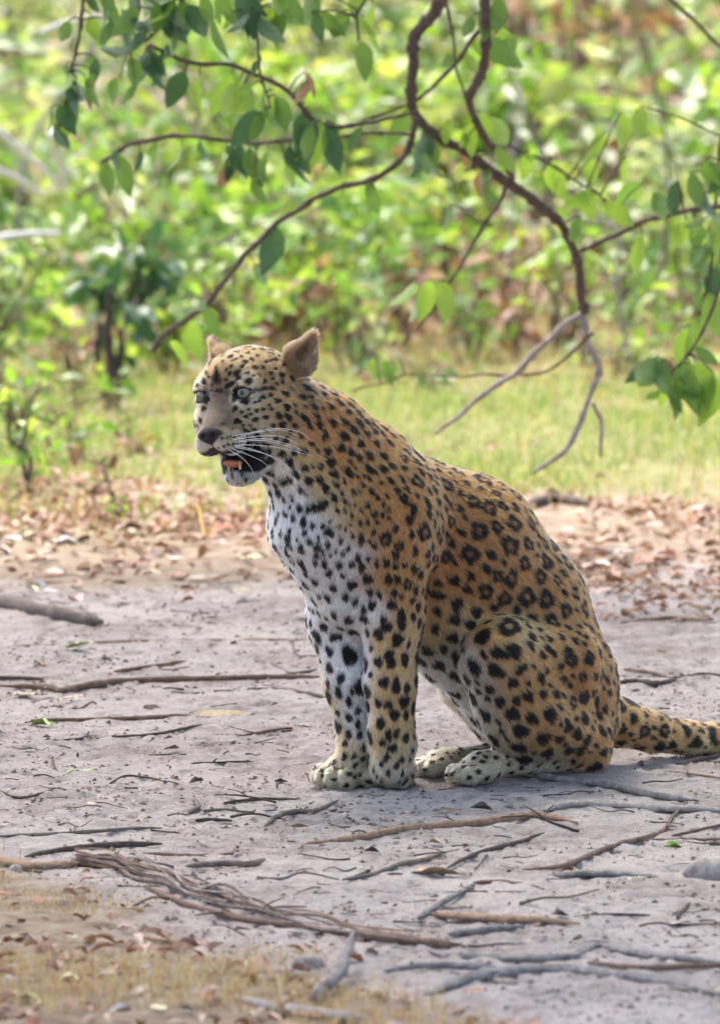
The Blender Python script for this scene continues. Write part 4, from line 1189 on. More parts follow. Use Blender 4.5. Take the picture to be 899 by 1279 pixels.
spots(360, 760, 2.997, [
    (340, 90, 22), (365, 55, 20), (355, 30, 16), (408, 108, 26), (423, 35, 20, 'v'), (378, 170, 22, 'v'), (385, 195, 20), (337, 195, 20), (435, 185, 22, 'v'), (450, 125, 12, 'v'), (357, 272, 22), (405, 285, 22, 'v'),
    (443, 290, 18, 'v'), (335, 350, 18), (372, 352, 19), (402, 395, 22), (345, 420, 20), (443, 385, 16, 'v'), (370, 460, 16, 'v'), (408, 460, 16), (440, 480, 18), (347, 498, 14), (392, 520, 19),
    (465, 475, 10), (463, 525, 12), (370, 553, 16), (425, 560, 13), (403, 580, 13), (348, 575, 11), (320, 595, 11), (375, 610, 12), (430, 610, 11), (310, 240, 13), (312, 140, 13),
    (455, 555, 10), (230, 178, 36), (175, 103, 16), (195, 100, 13), (240, 80, 22), (150, 155, 18), (155, 220, 20), (110, 140, 18, 'v'), (198, 255, 19), (275, 290, 32), (240, 300, 11), (185, 305, 17, 'v'),
    (228, 345, 16, 'v'), (145, 280, 15, 'v'), (263, 378, 14), (227, 405, 15), (262, 428, 14), (187, 380, 13), (290, 425, 11, 'v'), (225, 465, 16), (265, 472, 14), (217, 498, 13), (283, 515, 13),
    (213, 545, 12, 'v'), (245, 545, 11), (275, 552, 11), (255, 580, 11, 'v'), (130, 55, 20), (85, 45, 14), (120, 190, 11), (715, 540, 11), (650, 530, 10), (610, 560, 10), (640, 545, 9), (700, 560, 10), (745, 555, 12), (690, 590, 9), (660, 575, 9),
    (780, 560, 11), (820, 545, 11), (600, 540, 9), (550, 545, 9), (520, 540, 9), (235, 620, 12), (130, 605, 9), (180, 600, 9), (270, 620, 9), (350, 640, 8), (330, 620, 8), (420, 640, 8), (440, 625, 8)])

REGP = {'torso': (.0215, .047, 1), 'rump': (.021, .046, 1), 'chest': (.010, .032, 0), 'belly': (.017, .042, 0), 'neck': (.0100, .024, 0), 'throat': (.010, .03, 0), 'shoulder': (.0088, .021, 0),
        'leg': (.0145, .034, 0), 'paw': (.006, .024, 0), 'thigh': (.018, .040, 0), 'hindfoot': (.0065, .024, 0), 'inner': (.015, .045, 0), 'tail': (.020, .042, 0),
        'head': (.0075, .021, 0), 'bridge': (0, 9, 0), 'nosearea': (0, 9, 0), 'muzzle': (0, 9, 0), 'jaw': (.006, .03, 0), 'ear': (0, 9, 0)}
rad_r = np.array([REGP[n][0] for n in REG_NAMES]); min_r = np.array([REGP[n][1] for n in REG_NAMES]); kind_r = np.array([REGP[n][2] for n in REG_NAMES])
cen = np.array([LV[s[0]] for s in SPOTS]); cn = np.array([LN[s[0]] for s in SPOTS]); cr = np.array([s[1] for s in SPOTS])
extra = []
fr = np.random.default_rng(3)
cand = fr.permutation(len(LV))[:26000]
cc = np.concatenate([cen, np.zeros((3000, 3))]); nn = len(cen)
cnn = np.concatenate([cn, np.zeros((3000, 3))]); cmin = np.concatenate([cr * 2.05 + .001, np.zeros(3000)])
sees = FACING & (VDEP < 16.2)
for i in cand:
    r = rad_r[RID[i]]
    if r == 0 or nn >= len(cc): continue
    d = np.sqrt(((cc[:nn] - LV[i]) ** 2).sum(1))
    same = (cnn[:nn] @ LN[i]) > -0.2
    md = np.maximum(min_r[RID[i]], 0)
    lim = np.where(np.arange(nn) < len(cen), cmin[:nn] * .60 + r * (1.08 if sees[i] else 1.05), (cmin[:nn] + md) * .5)
    if np.any(same & (d < lim)): continue
    cc[nn], cnn[nn], cmin[nn] = LV[i], LN[i], md
    nn += 1
    extra.append((int(i), r * fr.uniform(.82, 1.12), fr.uniform(1.05, 1.4), int(kind_r[RID[i]] and fr.random() < .75)))
small = np.isin(RID, [REG_NAMES.index(q) for q in ('torso', 'rump', 'thigh', 'neck', 'shoulder', 'tail')])
for i in cand:                                           # small marks between the rosettes
    if not small[i] or nn >= len(cc): continue
    d = np.sqrt(((cc[:nn] - LV[i]) ** 2).sum(1))
    same = (cnn[:nn] @ LN[i]) > -0.2
    if np.any(same & (d < cmin[:nn] * .5 + .0125)): continue
    r = fr.uniform(.0058, .0082)
    cc[nn], cnn[nn], cmin[nn] = LV[i], LN[i], r * 2
    nn += 1
    extra.append((int(i), r, fr.uniform(1.1, 1.6), 0))
ALLSPOTS = SPOTS + extra


def spot_masks(P, Nn, Fl):
    """dark and rosette-centre masks at surface points"""
    dark = np.zeros(len(P), np.float32); core = np.zeros(len(P), np.float32)
    sr = np.random.default_rng(11)
    order = np.argsort(P[:, 0]); xs = P[order, 0]
    for (i, R, st, kind) in ALLSPOTS:
        c, n, t = LV[i], LN[i], FLOW[i]
        b = np.cross(n, t)
        ext = R * 1.9
        a0, a1 = np.searchsorted(xs, c[0] - ext), np.searchsorted(xs, c[0] + ext)
        ph = sr.uniform(0, 2 * np.pi, 6); q = sr.uniform(0, 1, 8)
        ids = order[a0:a1]
        dp = P[ids] - c
        m = ((dp ** 2).sum(1) < ext * ext) & (Nn[ids] @ n > 0.0)
        ids, dp = ids[m], dp[m]
        if len(ids) == 0: continue
        x, y = (dp @ t) / R, (dp @ b) / R
        if kind == 0:
            phi = np.arctan2(y, x)
            rr = np.hypot(x / st, y * (st ** .35)) * (1 + .10 * np.cos(2 * phi + ph[0]) + .11 * np.cos(3 * phi + ph[1]) + .05 * np.cos(5 * phi + ph[2]))
            d = 1 - sstep(.78, 1.10, rr)
        else:
            nb = 3 + int(q[0] * 2.6)
            d = np.zeros(len(ids))
            gap = ph[3]
            for k in range(nb):
                th = gap + 2 * np.pi * (k + .5 * (sr.random() - .5)) / nb
                cx, cy = math.cos(th) * .70, math.sin(th) * .66
                tx, ty = -math.sin(th), math.cos(th)
                L_ = 2.45 / nb * (.75 + .45 * sr.random()); w_ = .35 + .10 * sr.random()
                u = (x - cx) * tx + (y - cy) * ty + .0
                vv = np.hypot(x, y * 1.04) - .69
                ph_b = sr.uniform(0, 6.28)
                e = np.hypot(u / L_, vv / w_) * (1 + .1 * np.cos(3 * np.arctan2(vv, u) + ph_b))
                d = np.maximum(d, (1 - sstep(.74, 1.12, e)) * ((x * cx + y * cy) > 0))
            core[ids] = np.maximum(core[ids], 1 - sstep(.55, .85, np.hypot(x, y)))
        dark[ids] = np.maximum(dark[ids], d)
    return dark, core


def head_local(P):
    q = (P - HE) * 100
    return q @ HF, q @ HL, q @ HZ


BLACK = np.array((.006, .005, .0045))


def coat(P, Nn, Fl, base, regw, noise):
    dark, core = spot_masks(P, Nn, Fl)
    col = base * (0.72 + 0.56 * noise[:, None])
    ch = base[:, 0] / (base[:, 2] + .02)
    rufm = np.clip((ch - 2.2) / 1.5, 0, 1) * core
    col = col * (1 - .30 * rufm[:, None] * np.array((.7, 1, 1.1)))
    f, v, z = head_local(P)
    wh = sum(regw[:, REG_NAMES.index(n)] for n in ('head', 'bridge', 'nosearea', 'muzzle', 'jaw'))
    # dark rims and tear lines of the eyes, black lips, dark mouth lining
    for s in (-1, 1):
        re = np.sqrt(((f - .2) / 2.4) ** 2 + ((v - 5.05 * s) / 2.15) ** 2 + ((z + .05) / 1.55) ** 2)
        rim = 1 - sstep(.94, 1.10, re)
        tear = (1 - sstep(.35, .65, np.abs((v * s - 3.3) - .0 * z) )) * sstep(-2.6, -1.4, z) * (1 - sstep(-.6, .2, z)) * (f > -1)
        corner = (1 - sstep(.5, .8, np.hypot((v * s - 7.3) / 1.4, (z - .35) / .8))) * (f < 1) * .8
        ed = np.maximum(np.maximum(rim, tear), corner) * (wh > .3)
        pale = (1 - sstep(1.0, 1.5, np.sqrt(((f + .4) / 3.2) ** 2 + ((v - 5.4 * s) / 2.6) ** 2 + ((z + 1.0) / 1.7) ** 2))) * (wh > .3) * (z < .1)
        col = col * (1 - .75 * pale[:, None]) + np.array(PALE) * .75 * pale[:, None]
        und = sstep(1.02, 1.14, re) * (1 - sstep(1.5, 1.75, re)) * (z < .35) * (v * s > (3.6 if s > 0 else 9)) * (wh > .3) * (f < 1.2)
        brow = (1 - sstep(.7, 1.1, np.hypot((v * s - 4.4) / 1.5, (z - 2.7) / .75))) * (wh > .3) * (f > -6)
        inn = (1 - sstep(.6, 1.1, np.hypot((v * s - 2.3) / .7, (z - 1.0) / 1.1))) * (wh > .3) * (f > -4)
        pw = np.clip(und * .5 + brow * .45 + inn * .35, 0, 1)
        col = col * (1 - pw[:, None]) + np.array((.62, .54, .42)) * pw[:, None]
        dark = np.maximum(dark, ed)
    lipz = -11.6 + .10 * (2.5 - f)
    lip = np.exp(-((z - lipz - .0) / .55) ** 2) * (regw[:, REG_NAMES.index('muzzle')] > .3) * (Nn @ HZ < -.25)
    jawtop = sstep(-16.3, -15.7, z) * (regw[:, REG_NAMES.index('jaw')] > .35) * sstep(-6.8, -4.8, f)
    dark = np.maximum(dark, np.clip(np.maximum(lip, jawtop) * 1.2, 0, 1))
    # backs of the ears
    we = regw[:, REG_NAMES.index('ear')]
    back = (we > .5) * sstep(.10, -.30, Nn @ HF) * .9
    dark = np.maximum(dark, back)
    col = col * (1 - dark[:, None]) + BLACK * dark[:, None]
    return col, dark


vcol, vdark = coat(LV, LN, FLOW, BASE, W, fr.random(len(LV)))
hf, hv, hz = head_local(LV)
# bare places: nose pad, lining of the mouth and the eye sockets
nose = (1 - sstep(.85, 1.05, np.sqrt(((hf - 5.6) / 2.2) ** 2 + (hv / (3.1 + 1.0 * np.clip(hz + 8.3, -1.8, .5))) ** 2 + ((hz + 8.4) / 1.9) ** 2))) * (W[:, REG_NAMES.index('nosearea')] > .12)
slit = (np.abs(hv) < .22) * (hz < -8.5) * (hz > -11.8) * (hf > 3.5)
mouth = (np.sqrt(((hf - 1.0) / 5.0) ** 2 + (hv / 2.7) ** 2 + ((hz + 13.6 - .36 * (hf - .4)) / 2.1) ** 2) < 1.0)
sock = np.zeros(len(LV), bool)
for s in (-1, 1):
    sock |= np.sqrt(((hf - .3) / 2.1) ** 2 + ((hv - 5.1 * s) / 2.05) ** 2 + (hz / 1.4) ** 2) < 1.02
vcol = vcol * (1 - nose[:, None]) + np.array((.009, .007, .0075)) * nose[:, None]
vcol[slit] = (.02, .017, .017)
vcol[mouth & HEADM] = (.05, .022, .02)
vcol[sock & HEADM] = (.012, .010, .010)
BARE = np.clip(nose + slit + (mouth & HEADM) + (sock & HEADM), 0, 1)

m = Mat('leopard_skin')
a = m.node('Attribute', attribute_name='coat'); m.to(a.outputs['Color'], m.b.inputs['Base Color'])
m.set(m.b, Roughness=0.55)
m.b.inputs['Specular IOR Level'].default_value = 0.25
m.bump(m.noise(900, 2), 0.25, 0.001)
SKIN = m.m

LEO = empty('leopard', (0.2, 0.05, 0), 'spotted leopard sitting upright on the sandy track with mouth slightly open', 'leopard')
ORG = np.array(LEO.location)


def lpart(name, V, Fl, mat, smooth=True, parent=None, cols=None, kind=None):
    me = mesh_np(name, np.asarray(V) - ORG, Fl, mat, smooth, point_cols=cols)
    return obj(name, me, parent or LEO, kind=kind)


body = lpart('body', LV, LQ, SKIN, cols={'coat': vcol})

# ---- fur
m = Mat('fur')
h = m.node('BsdfHairPrincipled')
a = m.node('Attribute', attribute_name='hair_col')
m.to(a.outputs['Color'], h.inputs['Color'])
h.inputs['Roughness'].default_value = 0.55
h.inputs['Radial Roughness'].default_value = 0.6
h.inputs['Coat'].default_value = 0.0
h.inputs['IOR'].default_value = 1.34
h.inputs['Random Roughness'].default_value = 0.2
m.to(h.outputs[0], m.out.inputs['Surface'])
FURM = m.m
FLEN = {'torso': .015, 'rump': .016, 'chest': .013, 'belly': .019, 'neck': .012, 'throat': .014, 'shoulder': .013, 'leg': .010, 'paw': .007, 'thigh': .014, 'hindfoot': .007,
        'inner': .018, 'tail': .013, 'head': .010, 'bridge': .0035, 'nosearea': .003, 'muzzle': .0055, 'jaw': .009, 'ear': .015}
flen_r = np.array([FLEN[n] for n in REG_NAMES])
NH = 380000
T3 = np.concatenate([LQ[:, [0, 1, 2]], LQ[:, [0, 2, 3]]])
ar = np.linalg.norm(np.cross(LV[T3[:, 1]] - LV[T3[:, 0]], LV[T3[:, 2]] - LV[T3[:, 0]]), axis=1)
tc = LV[T3].mean(1)
dens = ar * np.where(HEADM[T3[:, 0]], 3.2, 1.0) * (1 - BARE[T3].max(1) * .999) * np.where(FACING[T3[:, 0]], 1.35, .55)
ti = fr.choice(len(T3), NH, p=dens / dens.sum())
u = fr.random((NH, 2)); fl_ = u.sum(1) > 1; u[fl_] = 1 - u[fl_]
bw = np.stack([1 - u.sum(1), u[:, 0], u[:, 1]], 1)
tri = T3[ti]
ip = lambda A: (A[tri] * bw[:, :, None]).sum(1)
HP, HN, HFl, HB, HW = ip(LV), ip(LN), ip(FLOW), ip(BASE), ip(W)
HN /= np.linalg.norm(HN, axis=1, keepdims=True) + 1e-9
hcol, hdark = coat(HP, HN, HFl, HB, HW, fr.random(NH))
streak = noise2(HP[:, 0] * 150 + HP[:, 1] * 90, HP[:, 2] * 70 + HP[:, 1] * 60, 7)
hcol = hcol * (1 + .45 * streak[:, None])
ln = (HW @ flen_r) * fr.uniform(.7, 1.2, NH)
ln *= (1 - .0 * hdark)
cl = noise2(HP[:, 0] * 60 + HP[:, 1] * 31, HP[:, 2] * 60 + HP[:, 1] * 40, 5)[:, None]
cl2 = noise2(HP[:, 0] * 55 - HP[:, 1] * 31 + 9, HP[:, 2] * 55 + HP[:, 1] * 40, 6)[:, None]
bt = np.cross(HN, HFl)
lift = .42 + .16 * fr.normal(0, 1, NH)[:, None] + .35 * cl + .45 * (HW[:, [REG_NAMES.index('ear')]])
d1 = HFl + HN * np.clip(lift, .12, 1.0) + bt * ((.16 + .5 * HW[:, [REG_NAMES.index('ear')]]) * fr.normal(0, 1, (NH, 1)) + .6 * cl2)
d1 /= np.linalg.norm(d1, axis=1, keepdims=True)
d2 = d1 + HFl * .35 - HN * .22 + np.array([0, 0, -.12])
d2 /= np.linalg.norm(d2, axis=1, keepdims=True)
PTS = np.stack([HP - HN * .001, HP + d1 * ln[:, None] * .36, HP + (d1 * .36 + (d1 + d2) * .5 * .34) * ln[:, None], HP + (d1 * .36 + (d1 + d2) * .5 * .34 + d2 * .34) * ln[:, None]], 1)
PTS[:, :, 2] = np.maximum(PTS[:, :, 2], ground_z(PTS[:, :, 0], PTS[:, :, 1]) + .0005)
hc = bpy.data.hair_curves.new('fur')
hc.add_curves([4] * NH)
hc.attributes['position'].data.foreach_set('vector', (PTS - ORG).astype(np.float32).ravel())
ra_ = hc.attributes.get('radius') or hc.attributes.new('radius', 'FLOAT', 'POINT')
wd = np.where(HW[:, [REG_NAMES.index(n) for n in ('head', 'bridge', 'muzzle', 'nosearea', 'ear')]].sum(1) > .5, .00042, .00068)
ra_.data.foreach_set('value', (wd[:, None] * np.array([1, .95, .75, .15])).astype(np.float32).ravel())
ca = hc.attributes.new('hair_col', 'FLOAT_COLOR', 'CURVE')
ca.data.foreach_set('color', np.concatenate([hcol, np.ones((NH, 1))], 1).astype(np.float32).ravel())
hc.materials.append(FURM)
obj('fur', hc, LEO, kind='stuff')

# ---- eyes, tongue, teeth, whiskers
def uv_sphere(n=24, mrings=16):
    V = [(0, 0, 1.0)]
    for i in range(1, mrings):
        t = np.pi * i / mrings
        for j in range(n):
            p = 2 * np.pi * j / n
            V.append((math.sin(t) * math.cos(p), math.sin(t) * math.sin(p), math.cos(t)))
    V.append((0, 0, -1.0))
    Q, T = [], []
    for j in range(n):
        T.append((0, 1 + j, 1 + (j + 1) % n))
        T.append((len(V) - 1, 1 + (mrings - 2) * n + (j + 1) % n, 1 + (mrings - 2) * n + j))
        for i in range(mrings - 2):
            a = 1 + i * n
            Q.append((a + j, a + n + j, a + n + (j + 1) % n, a + (j + 1) % n))
    return np.array(V), [np.array(Q), np.array(T)]


m = Mat('eye')
a = m.node('Attribute', attribute_name='iris'); m.to(a.outputs['Color'], m.b.inputs['Base Color'])
m.set(m.b, Roughness=0.25)
m.b.inputs['Coat Weight'].default_value = .08
m.b.inputs['Coat Roughness'].default_value = 0.03
EYEM = m.m
for s in (-1, 1):
    V, Fl = uv_sphere(40, 48)
    g = HF * .90 + HL * (.40 if s > 0 else -.30) - np.array([.30, 0, .0]); g /= np.linalg.norm(g)
    a1 = np.cross(Z3, g); a1 /= np.linalg.norm(a1); a2 = np.cross(g, a1)
    th = np.degrees(np.arccos(np.clip(V[:, 2], -1, 1)))
    ir = np.zeros((len(V), 3))
    ir[:] = (.03, .025, .022)
    k = th < 52
    fr_ = np.clip((th - 10) / 34, 0, 1)[:, None]
    ir[k] = (np.array((.16, .16, .095)) * (1 - fr_) + np.array((.10, .12, .085)) * fr_)[k]
    ir[(th > 46) & (th < 52)] = (.07, .07, .06)
    ir[th < 15] = (.006, .006, .006)
    P = Hd(-1.35, 5.15 * s, 0.02) + (V[:, :1] * a1 + V[:, 1:2] * a2 + V[:, 2:] * g) * .0185
    lpart('eye', P, Fl, EYEM, cols={'iris': ir})

m = Mat('tongue'); m.set(m.b, Base_Color=(.40, .15, .07, 1), Roughness=0.4); m.bump(m.noise(500, 2), .4, .001); TONM = m.m
m = Mat('tooth'); m.set(m.b, Base_Color=(.50, .38, .20, 1), Roughness=0.3); TOOM = m.m
m = Mat('whisker'); m.set(m.b, Base_Color=(.85, .85, .85, 1), Roughness=0.4); WHIM = m.m
V, Fl = uv_sphere(20, 12)
q = V * np.array([.032, .015, .008])
q[:, 2] += .006 * (V[:, 0] > .2) * V[:, 0]
lpart('tongue', Hd(-2.2, 0, -14.6) + q[:, :1] * HF + q[:, 1:2] * HL + q[:, 2:] * HZ, Fl, TONM)
for s in (-1, 1):
    for up in (0,):
        b0 = Hd(-2.4, 1.4 * s, -16.0)
        b1 = b0 + (-HZ * .022 - HF * .004 if up else HZ * .021 + HF * .003)
        V, Fl = tube_np(np.linspace(b0, b1, 5), [.0034, .0034, .0028, .0020, .0006], 8)
        lpart('tooth', V, Fl, TOOM)
WH = [((287, 545), (310, 541), (345, 535), (375, 540), (390, 552)), ((290, 549), (320, 545), (350, 545), (372, 555)), ((292, 553), (325, 550), (355, 556), (380, 568)),
      ((290, 556), (320, 556), (352, 560), (392, 570)), ((293, 559), (325, 565), (350, 575), (365, 588)), ((288, 560), (310, 568), (330, 578), (340, 592)), ((285, 562), (300, 570), (312, 582), (319, 596)),
      ((292, 557), (318, 562), (342, 572), (352, 580)), ((296, 551), (330, 548), (362, 556), (384, 566)), ((295, 547), (322, 540), (352, 537), (372, 545))]
for q in WH:
    i0 = pick(*q[0])
    p0 = LV[i0]
    pts = [p0 - LN[i0] * .003]
    for k, (x, y) in enumerate(q[1:]):
        pts.append(at_depth(x, y, p0[1] + .012 * (k + 1) ** 1.1 - .03))
    P = smooth_path(pts, 5)
    V, Fl = tube_np(P, np.linspace(.00055, .0002, len(P)), 5)
    lpart('whisker', V, Fl, WHIM)
# ------------------------------------------------------------------ sticks and roots lying on the sand, traced one by one
def at_ground_fine(px, py, lift=0.0):
    p = at_ground(px, py)
    p[2] += float(ground_fine(p[0], p[1])) * .5 + lift
    return p


def stick(name, pts, rads, mk, label, cat, flat=1.0, lift=.35, group=None, lump=.11, sub=6, seed=0, z_add=None, nm_taper=True):
    n = len(pts)
    R0 = np.interp(np.linspace(0, 1, n), np.linspace(0, 1, len(rads)), rads) * PX
    P = []
    for i, (px, py) in enumerate(pts):
        p = at_ground(px, py)
        d = (p[1] + 15) / 15
        P.append(np.r_[p[:2], float(ground_z(p[0], p[1])) + .001 + R0[i] * d * flat * lift + (z_add[i] if z_add else 0), R0[i] * d])
    P = smooth_path(np.array(P), sub)
    P[:, 0] += .35 * P[:, 3] * noise2(np.arange(len(P)) * .7, P[:, 3] * 0 + seed, 71) * 2
    P[:, 1] += .5 * P[:, 3] * noise2(np.arange(len(P)) * .6, P[:, 3] * 0 + seed, 72) * 2
    rr = P[:, 3] * (1 + .25 * noise2(np.arange(len(P)) * .9, P[:, 3] * 0 + seed, 73))
    tt = np.linspace(0, 1, len(P)); rr = rr * (.35 + .65 * sstep(0, .10, tt)) * (.35 + .65 * sstep(0, .12, 1 - tt)) if nm_taper else rr
    V, F = tube_np(P[:, :3], rr, 9, lump=lump, seed=seed)
    if flat != 1:
        c = np.repeat(P[:, 2], 9); k = len(c)
        V[:k, 2] = c + (V[:k, 2] - c) * flat
    c = P[len(P) // 2, :3].copy(); c[2] -= .0
    o = obj(name, mesh_np(name, V - c, F, BK[mk], True), label=label, cat=cat, group=group)
    o.location = c
    return o


